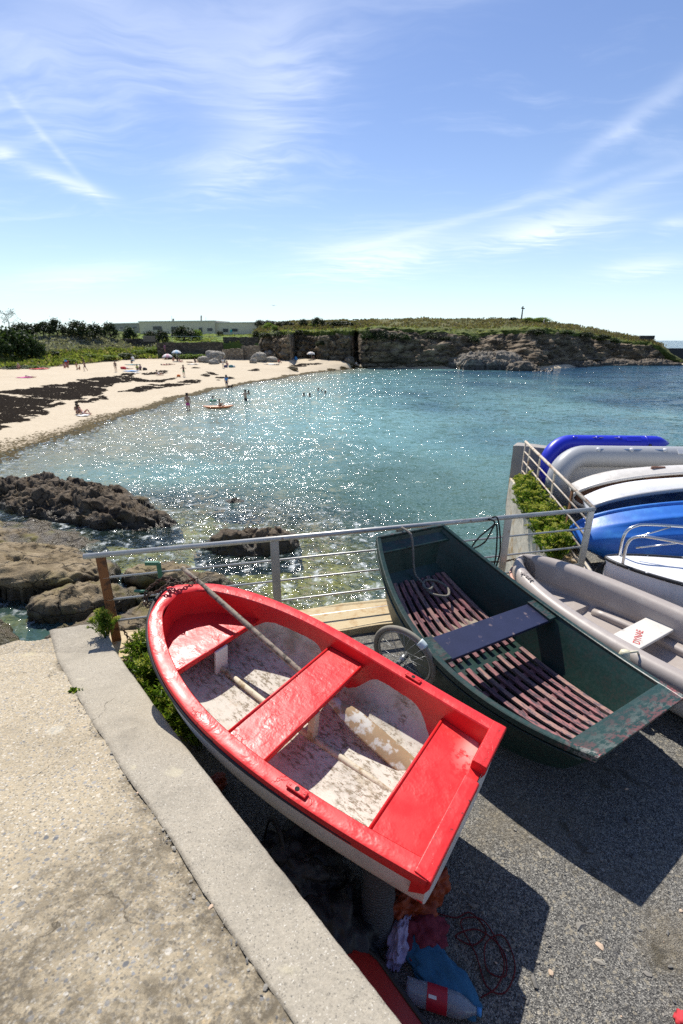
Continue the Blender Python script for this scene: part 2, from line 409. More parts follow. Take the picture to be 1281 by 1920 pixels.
# ---- sea
def mat_water():
    m, t = material('sea water'); o = t.obj; x, y, z = t.sep(o)
    shal = t.attr('shallow'); foam = t.attr('foam')
    big = t.noise(t.map(o, (.05, .09, 1)), 1.0, 4)
    deep = t.mix(t.mr(big, .35, .65), (.012, .050, .095), (.018, .075, .105))
    turq = t.mix(t.mr(big, .35, .65), (.145, .295, .29), (.20, .375, .355))
    c = t.mix(t.attr('turq'), deep, turq); c = t.mix(t.attr('green'), c, (.055, .105, .085)); c = t.mix(t.m('MULTIPLY', shal, .8), c, (.24, .25, .18))
    fo = t.m('MULTIPLY', foam, t.mr(t.noise(o, 2.4, 7, .75), .50, .66)); c = t.mix(fo, c, (.75, .77, .78))
    def slope(sc, k, rot, det=2):
        v = t.noise(t.map(o, (sc, sc*1.7, sc), (0, 0, R(rot))), 1.0, det, .6, .3, color=True)
        return t.vm('MULTIPLY', t.vm('SUBTRACT', v, (.5, .5, .5)), (k*.85, k*1.4, 0))
    far = t.m('MULTIPLY', t.mr(y, 12, 70, 1.1, 2.2), t.mr(t.noise(t.map(o, (.10, .22, 1)), 1.0, 3), .35, .65, .72, 1.25))
    s = t.vm('ADD', slope(.8, .68, 12), t.vm('ADD', slope(2.6, 1.10, -18, 3), t.vm('SCALE', slope(9.0, 1.6, 30, 3), scale=t.mr(y, 14, 45, 1.0, .35))))
    s = t.vm('SCALE', s, scale=far)
    nrm = t.vm('NORMALIZE', t.vm('ADD', s, (0, 0, 1)))
    pset(t, c, t.mix(fo, t.mix(t.m('MULTIPLY', t.mr(y, 9, 24), t.mr(t.noise(t.map(o, (.5, .8, 1)), 1.0, 3, .6), .44, .52)), (.052,)*3, (.15,)*3), (.6,)*3), nrm, .5, IOR=1.333)
    tr = t.new('ShaderNodeBsdfTransparent'); t.put(tr.inputs[0], (.86, .93, .84)); mx = t.new('ShaderNodeMixShader')
    fr = t.new('ShaderNodeFresnel'); fr.inputs['IOR'].default_value = 1.333; t.put(fr.inputs['Normal'], nrm)
    k = t.m('MULTIPLY', t.m('MULTIPLY', t.attr('clear'), t.m('SUBTRACT', 1.0, fo)), t.m('SUBTRACT', .92, fr.outputs[0]), clamp=True)
    # glossy layer stays, body becomes see-through
    gl = t.new('ShaderNodeBsdfGlossy'); gl.inputs['Roughness'].default_value = .05; t.put(gl.inputs['Normal'], nrm); t.put(gl.inputs['Color'], (1, 1, 1))
    mg = t.new('ShaderNodeMixShader'); t.put(mg.inputs[0], fr.outputs[0]); t.l.new(tr.outputs[0], mg.inputs[1]); t.l.new(gl.outputs[0], mg.inputs[2])
    t.put(mx.inputs[0], t.m('MULTIPLY', t.attr('clear'), t.m('SUBTRACT', 1.0, fo))); t.l.new(t.b.outputs[0], mx.inputs[1]); t.l.new(mg.outputs[0], mx.inputs[2]); t.l.new(mx.outputs[0], t.out.inputs[0])
    return m
ra = np.r_[np.linspace(5, 60, 260), np.geomspace(61, 160, 120), np.geomspace(165, 12000, 60)]; an = np.radians(np.linspace(-80, 80, 300))
RR, AA = np.meshgrid(ra, an, indexing='ij'); V = np.stack([RR*np.sin(AA), RR*np.cos(AA)-2, SEA+0*RR], -1).reshape(-1, 3)
def segdist(P, line):
    d = np.full(len(P), 1e9)
    for a, b in zip(line[:-1], line[1:]):
        ab = b-a; tq = np.clip(((P-a)@ab)/(ab@ab), 0, 1); d = np.minimum(d, np.linalg.norm(P-a-tq[:, None]*ab, axis=1))
    return d
shore = LN[2][:, :2]; dsh = segdist(V[:, :2], shore[(us <= 700)])
drock = np.minimum(np.linalg.norm((V[:, :2]-[-9.5, 13])/[6.5, 5.5], axis=1), np.linalg.norm((V[:, :2]-[-3, 11.5])/[5.0, 5.0], axis=1))
nz = fbm(V*[.10, .10, 0], 4, .55, 4)
shal = np.clip(sstep(16, 0, dsh+4*nz), 0, 1)
turq = np.clip(sstep(95, 20, dsh+16*nz)*sstep(50, 0, V[:, 0]+10*nz)*.95, 0, 1)
green = np.clip(sstep(34, 14, V[:, 1]+6*nz)*.85, 0, 1)
foam = np.clip(sstep(5.0, .3, dsh+1.2*fbm(V*[.35, .35, 0], 3)), 0, 1)*.95
foam = np.maximum(foam, .72*sstep(1.35, .95, drock+.25*fbm(V*[.5, .5, 0], 3))*sstep(7, 11, V[:, 1]))  # foam round the rocks; its extra white also paints in sun glitter
dsr = segdist(V[:, :2], shore[(us >= 1040)]); foam = np.maximum(foam, sstep(2.2, .2, dsr+fbm(V*[.4, .4, 0], 3))*.9)
clear = np.clip(np.maximum(sstep(1.7, .75, drock+.3*nz)*.9, sstep(7, 0, dsh+2*nz)*.75), 0, 1)
tag(mk('sea', V, gridF(len(ra), len(an)), mat_water(), attrs={'shallow': shal, 'turq': turq, 'green': green, 'foam': foam, 'clear': clear}), 'sunlit bay water with sparkling ripples', None, kind='structure')

# ---- quay: asphalt, path, kerb, walls
def mat_asphalt():
    m, t = material('asphalt'); o = t.obj
    a = t.voro(o, 200, out='Color'); ar, ag, ab = t.sep(a); b = t.voro(o, 80, out='Color'); br, _, _ = t.sep(b)
    c = t.ramp(ar, [(0, (.03, .03, .03)), (.32, (.095, .092, .086)), (.60, (.165, .16, .145)), (.84, (.26, .25, .22)), (1, (.42, .40, .35))])
    c = t.mix(t.mr(br, .88, .93), c, (.30, .27, .21)); c = t.mix(t.mr(t.noise(o, 1.1, 6, .65), .46, .66, 0, .62), c, (.19, .16, .11)); c = t.mix(t.mr(t.noise(o, 2.3, 7, .7), .58, .66, 0, .7), c, (.065, .055, .035)); c = t.mix(t.mr(t.noise(o, .7, 4, .6), .52, .66, 0, .45), c, (.045, .044, .042)); g_ = t.voro(o, 28, out='Color'); gr, gg_, gb2 = t.sep(g_); c = t.mix(t.m('MULTIPLY', t.mr(gr, .86, .90), t.mr(t.voro(o, 28), .30, .18)), c, t.mix(gg_, (.10, .10, .10), (.40, .37, .31)))
    c = t.mix(t.mr(t.noise(o, 26, 4), .55, .75, 0, .6), c, (.035, .034, .033))
    pset(t, c, .85, t.bump(t.m('ADD', t.voro(o, 200), t.m('MULTIPLY', t.noise(o, 60, 4), .6)), .9, .006), .3); return m
FA, FB, FC = np.array([-2.35, 3.875]), np.array([2.95, 5.15]), np.array([3.58, 9.04])   # fence line: left end, corner, far end
C0_ = np.array([3.5, 9.3])
def fy(x): return FA[1]+(x-FA[0])*(FB[1]-FA[1])/(FB[0]-FA[0])
gx = np.linspace(-3, 10, 170); gy = np.linspace(-3.5, 9.6, 170); X, Y = np.meshgrid(gx, gy, indexing='ij')
lim = np.where(X < 2.9, fy(X)-.30, np.minimum(9.6, 5.0+(X-2.9)*60)); lim = np.minimum(lim, 9.9)
Yc = np.minimum(Y, lim); P = np.stack([X, Yc, 0*X], -1).reshape(-1, 3); fx = FB[0]+(P[:, 1]-FB[1])*(FC[0]-FB[0])/(FC[1]-FB[1])+.02; P[:, 0] = np.where(P[:, 1] > 5.12, np.maximum(P[:, 0], fx), P[:, 0]); yl = C0_[1]+(P[:, 0]-C0_[0])*(5.6-C0_[1])/(9.5-C0_[0])-.05; P[:, 1] = np.where(P[:, 0] > 3.3, np.minimum(P[:, 1], yl), P[:, 1]); P[:, 2] = .006*fbm(P*3, 3)
tag(mk('pavement', P, gridF(170, 170), mat_asphalt()), 'grey stony asphalt of the boat park', None, kind='structure')

def mat_conc(name, base, agg, speck, dark=.5):
    m, t = material(name); o = t.obj
    w = t.vm('ADD', o, t.vm('SCALE', t.noise(o, 40, 3, color=True), scale=.012))
    v1 = t.voro(w, 62, out='Color'); r1, g1, b1 = t.sep(v1); d1 = t.voro(w, 62); v2 = t.voro(w, 150 if agg else 260, out='Color'); r2, g2, b2 = t.sep(v2)
    c = t.mix(t.noise(o, 2.2, 6, .65), tuple(x*.80 for x in base), tuple(x*1.18 for x in base))
    c = t.mix(t.mr(t.noise(o, 90, 4, .7), .4, .7, 0, .55), c, tuple(x*.62 for x in base))
    fine = t.ramp(g2, [(0, (.10, .095, .085)), (.5, (.34, .30, .23)), (.8, (.45, .40, .31)), (1, (.62, .59, .52))]); c = t.mix(t.mr(r2, 1-speck, 1-speck+.05, 0, .8), c, fine)
    if agg:
        peb = t.ramp(g1, [(0, (.16, .165, .17)), (.3, (.27, .275, .28)), (.5, (.44, .38, .28)), (.7, (.52, .40, .24)), (.85, (.62, .58, .50)), (1, (.11, .10, .09))])
        c = t.mix(t.m('MULTIPLY', t.mr(r1, 1-agg, 1-agg+.03), t.mr(d1, .0075*62, .0045*62)), c, peb)
    if agg:
        v3_ = t.voro(w, 27, out='Color'); r3, g3, b3 = t.sep(v3_); c = t.mix(t.m('MULTIPLY', t.mr(r3, .80, .83), t.mr(t.voro(w, 27), .34, .22)), c, t.ramp(g3, [(0, (.13, .135, .14)), (.4, (.30, .29, .27)), (.7, (.45, .36, .23)), (1, (.60, .56, .48))]))
    lw = t.vm('ADD', o, t.vm('SCALE', t.noise(o, 14, 4, color=True), scale=.10)); ld = t.voro(lw, 3.2); lr, lg_, lb2 = t.sep(t.voro(lw, 3.2, out='Color')); c = t.mix(t.m('MULTIPLY', t.m('MULTIPLY', t.mr(ld, .20, .12), t.mr(lr, .45, .5)), .45), c, t.mix(lg_, (.55, .52, .43), (.50, .44, .28)))
    cr_ = t.mr(t.voro(t.vm('ADD', o, t.vm('SCALE', t.noise(o, 5, 6, color=True), scale=.22)), 1.4, 'DISTANCE_TO_EDGE'), 0, .006, 1, 0); c = t.mix(t.m('MULTIPLY', cr_, t.mr(t.noise(o, 1.9, 3), .52, .60)), c, (.05, .042, .03))
    st = t.mr(t.noise(o, 1.3, 7, .7), .50, .72, 0, dark); c = t.mix(st, c, tuple(x*.42 for x in base))
    c = t.mix(t.mr(t.noise(o, 7.5, 8, .75), .62, .70, 0, dark), c, (.07, .06, .045))
    c = t.mix(t.m('MULTIPLY', t.mr(t.attr('dirt'), .0, 1.0, 0, .95), t.mr(t.noise(o, 16, 8, .82), .36, .60, .12, 1.0)), c, t.mix(t.noise(o, 22, 6, .8), (.055, .046, .033), (.17, .14, .095)))
    h = t.m('ADD', t.m('MULTIPLY', t.noise(o, 130, 5, .75), .5), t.m('SUBTRACT', t.noise(o, 26, 6, .7), t.m('MULTIPLY', d1, .35 if agg else 0.05)))
    pset(t, c, .9, t.bump(h, .85, .007), .25); return m
kl = spline([(-2.78, 3.74), (-2.338, 3.219), (-1.817, 2.629), (-1.439, 2.201), (-.991, 1.623), (-.734, 1.33), (-.438, .989), (-.141, .696), (.30, .25), (1.0, -.55), (1.9, -1.8)], 420)
kr = spline([(-2.40, 3.86), (-2.086, 3.554), (-1.809, 3.219), (-1.373, 2.629), (-.949, 2.084), (-.558, 1.55), (-.273, 1.153), (-.05, .887), (.111, .696), (.50, .25), (1.2, -.55), (2.1, -1.8)], 420)
s01 = np.linspace(0, 1, 420)
for c_ in (kl, kr): c_[:, 0] = np.polyval(np.polyfit(c_[:, 1], c_[:, 0], 3), c_[:, 1])
PZ = lambda y: .30+.32*np.clip(3.4-y, 0, 3.2)
jit = .005*fbm(np.stack([s01*24, 0*s01, 0*s01], 1), 5, .5, 3)
kl = kl+np.stack([jit, jit*.8], 1); kr = kr+np.stack([.002*fbm(np.stack([s01*70, 0*s01+9, 0*s01], 1), 4), 0*s01], 1)
def profile(n_in=36):
    rows = []
    for tq in np.linspace(0, 1, n_in): rows.append((tq, 0.0, 0.0))
    for a in np.linspace(.2, 1, 6)*math.pi/2: rows.append((1.0, .03*math.sin(a), -.03*(1-math.cos(a))))
    for zq in (-.12, -.3, -.6, -1.0, -1.4): rows.append((1.0, .03+.0*zq, zq))
    return rows
dirr = np.gradient(kr, axis=0); nr_ = np.stack([-dirr[:, 1], dirr[:, 0]], 1); nr_ /= np.linalg.norm(nr_, axis=1)[:, None]
ring = []
for (tq, o_, z_) in profile():
    b = kl*(1-tq)+kr*tq+nr_*o_; zb = PZ(b[:, 1])+.006+z_
    ring.append(np.stack([b[:, 0], b[:, 1], zb], 1))
K = np.array(ring); Vk = K.reshape(-1, 3)
edge = np.repeat(np.r_[np.zeros(1), np.ones(len(ring)-1)], 420)
Vk[:, 2] += (.004*fbm(Vk*[9, 9, 0], 4)+.0025*fbm(Vk*40, 3))*1.0; Vk[:420, 2] -= .008
dirt_k = .55*np.clip(np.repeat(1-np.clip(np.array([r_[0] for r_ in profile()])/.12, 0, 1), 420), 0, 1)
tag(mk('kerb', Vk, gridF(len(ring), 420), mat_conc('kerb concrete', (.375, .335, .265), 0, .22, .55), attrs={'dirt': dirt_k}), 'smooth pale concrete edging strip of the raised path', None, kind='structure')
rows = []
ext = np.r_[0, np.geomspace(.012, 5.0, 150)]
nl = np.stack([-np.ones(420)*.78, -np.ones(420)*.62], 1)
for e in ext: rows.append(kl+nl*e)
Pth = np.array(rows); Vp = np.concatenate([Pth, PZ(Pth[..., 1])[..., None]], -1).reshape(-1, 3)
ee = np.repeat(ext, 420)
crk = np.exp(-(ee/.05)**2)*sstep(-.1, .5, fbm(Vp*[3.2, 3.2, 0], 4, .6, 5)); Vp[:, 2] += .006*fbm(Vp*[6, 6, 0], 4)+.003*fbm(Vp*[30, 30, 0], 3)-crk*.009*(1+.6*fbm(Vp*[28, 28, 0], 3))
endn = .05*fbm(Vp*[4, 4, 0], 3)
yend = 3.83+.40*np.clip(Vp[:, 0]+2.35, -1.2, .1)+endn
Vp[:, 2] -= 2.2*sstep(-.03, .30, Vp[:, 1]-yend)
worn = sstep(1.75, .75, Vp[:, 1]+.35*fbm(Vp*[2.2, 2.2, 0], 5, .65, 8))*1.0
tag(mk('path', Vp, gridF(len(ext), 420), mat_conc('path concrete', (.42, .35, .24), .40, .40, .5), attrs={'dirt': np.clip(crk*.75+worn, 0, 1)}), 'worn pebbly concrete footpath above the boats', None, kind='structure')
# ================================================================== FENCES AND WALLS
M_GALV = simple('galvanised steel', (.42, .42, .40), .45, .3, 9, .2, 60, .002, metal=.55, col2=(.22, .15, .09), thr=(.60, .74), scale2=14)
M_RUST = simple('rusted steel', (.20, .085, .03), .85, .45, 10, .5, 50, .004, col2=(.07, .035, .02), thr=(.5, .62), scale2=12)
M_RUSTPAINT = simple('rust stained railing paint', (.50, .43, .34), .6, .25, 8, .2, 60, .002, col2=(.27, .14, .06), thr=(.50, .66), scale2=11)
M_WALL = simple('limewashed concrete', (.52, .47, .38), .9, .25, 1.6, .6, 9, .02, col2=(.36, .24, .11), thr=(.50, .66), scale2=2.2)
M_KERBY = simple('lichen stained concrete', (.50, .40, .24), .9, .3, 3, .5, 30, .01, col2=(.36, .22, .09), thr=(.48, .7), scale2=6)
def v3(p, z): return np.array([p[0], p[1], z])
RAILZ = (.765, .53, .295, .06)
f = thing('metal_railing', 'galvanised railing along the seaward edge, its left post badly rusted', 'railing', (FA[0], FA[1], 0))
o0 = (FA[0], FA[1], 0); d1 = (FB-FA)/np.linalg.norm(FB-FA); L1 = np.linalg.norm(FB-FA)
MB().tube([v3(FA, 1.0), v3(FB, 1.0)], .026, 12).obj('top_rail', M_GALV, f, True, o0)
for z in RAILZ: MB().tube([v3(FA+d1*.13, z), v3(FB, z)], .0115, 8).obj('mid_rail', M_GALV, f, True, o0)
yaw1 = math.atan2(d1[1], d1[0])
for s_, m_ in ((.14, M_RUST), (1.73, M_GALV), (3.05, M_GALV), (4.33, M_GALV), (5.41, M_GALV)):
    c = FA+d1*s_; b = MB(); b.box((c[0], c[1], .44), (.085, .022, 1.08), (0, 0, yaw1)); b.obj('post', m_, f, False, o0, bevel=.004)
f2 = thing('metal_railing', 'rust streaked pale railing on the quay wall beside the stored boats', 'railing', (FB[0], FB[1], .2))
d2 = (FC-FB)/np.linalg.norm(FC-FB); L2 = np.linalg.norm(FC-FB); o0 = (FB[0], FB[1], .2); yaw2 = math.atan2(d2[1], d2[0])
MB().tube([v3(FB, 1.0)+[0, .01, .002], v3(FC, 1.0)], .024, 12).obj('top_rail', M_RUSTPAINT, f2, True, o0)
for z in (.81, .62, .43, .25): MB().tube([v3(FB, z)+[0, .03, 0], v3(FC, z)], .0125, 8).obj('mid_rail', M_RUSTPAINT, f2, True, o0)
for s_, m_ in ((.06, M_RUSTPAINT), (.85, M_RUST), (1.75, M_RUSTPAINT), (2.7, M_RUSTPAINT), (3.5, M_RUSTPAINT), (3.92, M_RUSTPAINT)):
    c = FB+d2*s_; MB().box((c[0], c[1], .58), (.07, .02, .80), (0, 0, yaw2)).obj('post', m_, f2, False, o0, bevel=.004)
# quay walls: low kerb under the first railing, retaining faces, outer parapet
n1 = np.array([-d1[1], d1[0]]); n2 = np.array([-d2[1], d2[0]])
def prism(name, poly, z0, z1, m, label, cat, res=.12, amp=.015):
    """walled block with a slightly uneven surface"""
    poly = np.array(poly, float); a = []
    for i in range(len(poly)):
        p, q_ = poly[i], poly[(i+1) % len(poly)]; k = max(2, int(np.linalg.norm(q_-p)/res)); a += [p+(q_-p)*j/k for j in range(k)]
    a = np.array(a); zs = np.linspace(z0, z1, max(2, int((z1-z0)/res)+1)); rings = [np.c_[a, np.full(len(a), z)] for z in zs]
    c = a.mean(0)
    for sh, dz in ((.985, .012), (.9, .016)): rings.append(np.c_[c+(a-c)*sh, np.full(len(a), z1+dz)])
    V = np.array(rings); sp = V.reshape(-1, 3); sp += amp*np.stack([fbm(sp*3+7*k, 4) for k in range(3)], 1)
    b = MB(); b.loft(sp.reshape(V.shape)); return tag(b.obj(name, m, None, False, bevel=0), label, cat)
prism('quay_wall', [FA-n1*.36, FA+n1*.14, FB+n1*.14+d1*.0, FB-n1*.36], -3.7, .06, M_KERBY, 'ochre stained concrete quay edge under the long railing', 'wall', .15)
prism('quay_wall', [FB+n2*.16+d2*.02, FC+n2*.16+d2*.25, FC-n2*.14+d2*.25, FB-n2*.14+d2*.02], -3.7, .19, M_WALL, 'tall whitewashed quay wall dropping to the water under the plants', 'wall', .15)
C0 = FC+n2*.16+d2*.27; C1 = np.array([9.5, 5.6]); dw = (C1-C0)/np.linalg.norm(C1-C0); nw = np.array([-dw[1], dw[0]])
prism('parapet_wall', [C0, C1, C1+nw*.32, C0+nw*.32], -3.7, .86, simple('grey concrete', (.30, .28, .25), .9, .25, 2, .5, 14, .01), 'low grey concrete parapet at the far end of the boat park', 'wall', .15)

# ================================================================== BOATS
def boat_fn(L, B, a, b, st, sh, D, nsec=2.6, t0=.35):
    """half-beam w, gunwale height g, depth d along t (0 stern .. 1 bow)"""
    w = lambda t: B*np.maximum(1e-4, (1-np.clip(t, 0, 1)**a))**b*(1-st*(1-np.clip(t, 0, 1))**2)
    g = lambda t: sh*(t-t0)**2
    d = lambda t: D*(1-.10*(1-np.clip(t, 0, 1))**2)*(1-np.clip((t-.72)/.30, 0, 1)**2.4*.45)
    return w, g, d
def tdist(n, power=2.2):
    x = np.linspace(0, 1, n); return 1-(1-x)**power
def shell(w, g, d, L, ts, n_sec, inset, dz0, dd, nsec):
    """open hull surface; ring from port gunwale under the keel to starboard"""
    th = np.linspace(0, np.pi, n_sec); rows = []
    for t in ts:
        ww = max(w(t)-inset, .004); cs = np.cos(th); sn = np.sin(th)
        y = ww*np.sign(cs)*np.abs(cs)**(2/nsec); z = g(t)+dz0-(d(t)-dd)*np.abs(sn)**(2/nsec)
        rows.append(np.stack([np.full(n_sec, L*t-inset*.75*t), y, z], 1))
    return np.array(rows)
def mat_gel(name, col, rough=.35, grime=(.25, .22, .17), amt=.5, wav=.25):
    m, t = material(name); o = t.obj; n = t.noise(o, 3, 5); c = t.mix(n, tuple(x*.88 for x in col), tuple(min(1, x*1.08) for x in col))
    c = t.mix(t.mr(t.noise(o, 5, 7, .72), .50, .74, 0, amt), c, grime)
    c = t.mix(t.mr(t.noise(t.map(o, (4, 40, 40)), 1.0, 4, .7), .66, .72, 0, amt*.6), c, grime)
    pset(t, c, t.mr(t.noise(o, 12, 4), .3, .7, rough*.8, rough*1.3), t.bump(t.noise(o, 7, 5, .6), wav, .01), .5); return m
def red_nodes(t):
    o = t.obj; n = t.noise(o, 2.5, 5)
    c = t.mix(n, (.60, .018, .020), (.71, .032, .032)); c = t.mix(t.mr(t.noise(o, 30, 6, .75), .68, .74, 0, .75), c, (.30, .006, .01))
    c = t.mix(t.mr(t.noise(o, 4.2, 8, .72), .66, .70, 0, .45), c, (.72, .16, .17))
    wr = t.noise(t.map(t.vm('ADD', o, t.vm('SCALE', t.noise(o, 7, 3, color=True), scale=.10)), (1, 1, 1)), 13, 3, .55); fl = t.mr(t.noise(o, 5, 4), .42, .62)
    h = t.m('ADD', t.m('MULTIPLY', t.m('MULTIPLY', wr, fl), 1.3), t.m('MULTIPLY', t.noise(o, 90, 4), .10))
    cr = t.mr(t.voro(t.vm('ADD', o, t.vm('SCALE', t.noise(o, 6, 4, color=True), scale=.25)), 5.5, 'DISTANCE_TO_EDGE'), .0, .012, 1, 0)
    cr = t.m('MULTIPLY', cr, t.mr(t.noise(o, 3, 2), .55, .62)); h = t.m('SUBTRACT', h, t.m('MULTIPLY', cr, .5)); c = t.mix(t.m('MULTIPLY', cr, .6), c, (.16, .01, .01))
    return c, h
def mat_red():
    m, t = material('chipped red gloss paint'); c, h = red_nodes(t); o = t.obj
    ch = t.m('MULTIPLY', t.mr(t.noise(o, 26, 6, .7), .60, .64), t.attr('edge')); c = t.mix(ch, c, (.03, .025, .025))
    wear = t.m('MULTIPLY', t.attr('wear'), t.mr(t.noise(o, 9, 7, .7), .42, .50)); c = t.mix(wear, c, t.mix(t.noise(o, 14, 6, .7), (.62, .30, .28), (.50, .42, .34)))
    pset(t, c, t.mr(t.noise(o, 8, 4), .3, .7, .30, .46), t.bump(h, .75, .0042), .4); return m
def mat_liner():
    """red topsides meeting a scuffed white bottom along a hand painted line"""
    m, t = material('red and white boat interior'); o = t.obj; c, h = red_nodes(t)
    w = t.mix(t.noise(o, 4, 6, .65), (.50, .465, .39), (.64, .60, .52)); w = t.mix(t.mr(t.noise(o, 6, 8, .75), .50, .66, 0, .75), w, (.40, .335, .23)); w = t.mix(t.mr(t.noise(o, 2.6, 6, .7), .50, .68, 0, .6), w, (.22, .19, .15))
    sp = t.m('MULTIPLY', t.mr(t.noise(t.map(o, (.45, 1, 1)), 46, 9, .82), .50, .57), t.mr(t.m('ADD', t.noise(o, 5.5, 5, .6), t.m('MULTIPLY', t.attr('floorness'), .22)), .52, .66)); w = t.mix(sp, w, t.mix(t.noise(o, 30, 5), (.13, .10, .065), (.27, .215, .14)))
    w = t.mix(t.mr(t.noise(o, 17, 3), .735, .745), w, (.5, .02, .02))
    k = t.mr(t.m('ADD', t.attr('paint'), t.m('MULTIPLY', t.m('SUBTRACT', t.noise(o, 22, 5, .7), .5), .022)), -.0012, .0012)
    pset(t, t.mix(k, w, c), t.mr(k, 0, 1, .75, .34), t.bump(t.m('ADD', h, t.m('MULTIPLY', t.noise(o, 45, 6, .75), .35)), .6, .004), .5); return m
M_RED = mat_red(); M_LINER = mat_liner()
M_WHITE = mat_gel('weathered white hull paint', (.70, .68, .65), .42, (.36, .33, .28), .35)
M_BLACKR = simple('worn black rubber', (.018, .018, .020), .65, .4, 14, .5, 40, .004, col2=(.20, .02, .02), thr=(.66, .70), scale2=16)
M_WOODGREY = simple('sea greyed wood', (.27, .22, .165), .8, .3, 5, .5, 70, .003, col2=(.09, .075, .055), thr=(.48, .62), scale2=20)
M_CREAMW = simple('worn cream painted wood', (.55, .49, .37), .75, .2, 6, .4, 60, .003, col2=(.32, .24, .14), thr=(.52, .66), scale2=14)
M_DARKIRON = simple('rusty chain iron', (.06, .040, .028), .7, .5, 20, .4, 60, .002, metal=.4, col2=(.13, .06, .03), thr=(.5, .65), scale2=30)
M_GREENP = simple('green enamel', (.02, .13, .075), .5, .3, 20, .2, 60, .002)
M_DARK = simple('hole shade black', (.01, .01, .01), .9, 0, 3, 0)

# ---- red dinghy
RL = 2.423
w, g, d = boat_fn(RL, .6587, 3.9, .652, .22, .3318, .44)
Mred = Matrix.Translation((.6464, 1.720, .7054)) @ Matrix.Rotation(2.52653, 4, 'Z') @ Matrix.Rotation(-.12264, 4, 'Y')
rb = thing('rowing_dinghy', 'red and white wooden rowing dinghy with an oar across its bow', 'dinghy', mat=Mred)
ts = tdist(90); NS = 61
outer = shell(w, g, d, RL, ts, NS, .030, -.055, .0, 2.7)
b = MB(); b.loft(outer, False, False); tr_ = outer[0]; b.add(np.vstack([tr_, [[0, 0, tr_[0][2]-.1]]]), [[i+1, i, NS] for i in range(NS-1)]+[[0, NS-1, NS]])
b.obj('hull', M_WHITE, rb, True)
RW = lambda t: .088+.030*sstep(.55, .95, t)
def rim_ring(t):
    """cross-section of the capping rail at station t, port side outward = +y"""
    r = RW(t); W_ = w(t)
    return [(W_-r, -.30), (W_-r-.002, -.10), (W_-r+.001, -.009), (W_-r+.007, -.001), (W_-r*.6, .001), (W_-.014, .0), (W_-.003, -.004), (W_+.002, -.014), (W_-.001, -.055), (W_-.022, -.060), (W_-.036, -.050)]
def inner_w(t): return np.maximum(w(t)-RW(t), .004)
rows = []; ed = []; wr_ = []
tsr = tdist(150, 2.4)
def xin(t, y): return RL*t
port = []; star = []
for t_ in tsr:
    prof = rim_ring(t_)[2:]; gz = g(t_)
    port.append([(0, max(y, .0), z+gz) for y, z in prof])
# bow closing: shrink the inner edge back so the rim stays wide at the stem
def rim_strip(sgn):
    P_ = []
    for t_, row in zip(tsr, port):
        q = []
        for k, (x_, y, z) in enumerate(row):
            back = .10*sstep(.90, 1.0, t_)*(1-k/8.) if k < 6 else 0
            q.append([RL*t_-back*1.0, sgn*y, z])
        P_.append(q)
    return np.array(P_)
b = MB(); edge_a = []; 
for sgn in (1, -1):
    P_ = rim_strip(sgn); F = gridF(P_.shape[0], P_.shape[1]).tolist()
    if sgn < 0: F = [x[::-1] for x in F]
    b.add(P_.reshape(-1, 3), F); edge_a += [1.0 if k in (5, 6, 7, 8) else .0 for k in range(P_.shape[1])]*P_.shape[0]
sl_ = b.obj('gunwale', M_RED, rb, True, attrs={'edge': np.array(edge_a)*.9, 'wear': np.zeros(len(edge_a))})
sl_.data.set_sharp_from_angle(angle=R(38))
# inner liner: vertical upper band then rounded bottom
tsi = 1-(1-np.linspace(0, 1, 130))**2.0; tsi = .012+tsi*(.958-.012); rows = []; paint = []; flo = []
th = np.linspace(0, np.pi, 81)
for t_ in tsi:
    ww = inner_w(t_); cs, sn = np.cos(th), np.sin(th); y = ww*np.sign(cs)*np.abs(cs)**(2/3.4); z = g(t_)-.008-(d(t_)-.075)*np.abs(sn)**(2/3.4)
    x_ = RL*t_-.05*sstep(.88, .96, t_); rows.append(np.stack([np.full(81, x_), y, z], 1))
    up = z-(g(t_)-.125); xx = RL*t_
    dip = max(math.exp(-((xx-1.10)/.20)**4), math.exp(-((xx-.10)/.36)**6), math.exp(-((xx-2.25)/.42)**6))
    paint.append(up+dip*.16); flo.append(np.abs(sn)**6)
Li = np.array(rows); b = MB(); b.loft(Li, False, False)
k = b.n; b.add(np.vstack([Li[-1], [[Li[-1][0][0]+.02, 0, Li[-1][0][2]]]]), [[i, i+1, 81] for i in range(80)])
pa = np.r_[np.concatenate(paint), np.full(82, .2)]; fl_ = np.r_[np.concatenate(flo), np.zeros(82)]
b.obj('inner_lining', M_LINER, rb, True, attrs={'paint': pa, 'floorness': fl_})
# transom with sculling notch, capped
def plank(name, pts_top, th_, mat, bevel=.006, **kw):
    """flat board from its top outline (list of xyz, counter-clockwise from above)"""
    p = np.array(pts_top, float); n = len(p); q_ = p-[0, 0, th_]; b = MB()
    b.add(np.vstack([p, q_]), [list(range(n)), list(range(2*n-1, n-1, -1))]+[[i, n+i, n+(i+1) % n, (i+1) % n] for i in range(n)])
    return b.obj(name, mat, rb, False, bevel=bevel, **kw)
wt = w(0); g0 = g(0); nc_ = -.115
for (ya, yb_) in ((-wt+.005, nc_-.055), (nc_+.055, wt-.005)):
    bb = MB(); n = 14; ys = np.linspace(ya, yb_, n)
    prof = [(.066, -.16), (.065, -.008), (.060, .001), (.020, .003), (-.012, .002), (-.018, -.006), (-.016, -.05), (.0, -.10)]
    R_ = np.array([[[x, y, g0+z] for x, z in prof] for y in ys]); bb.loft(R_, True, True)
    bb.obj('transom_cap', M_RED, rb, False, bevel=.003, attrs={'edge': np.tile([0, 0, .3, .4, .9, .9, .6, 0], n), 'wear': np.zeros(8*n)})
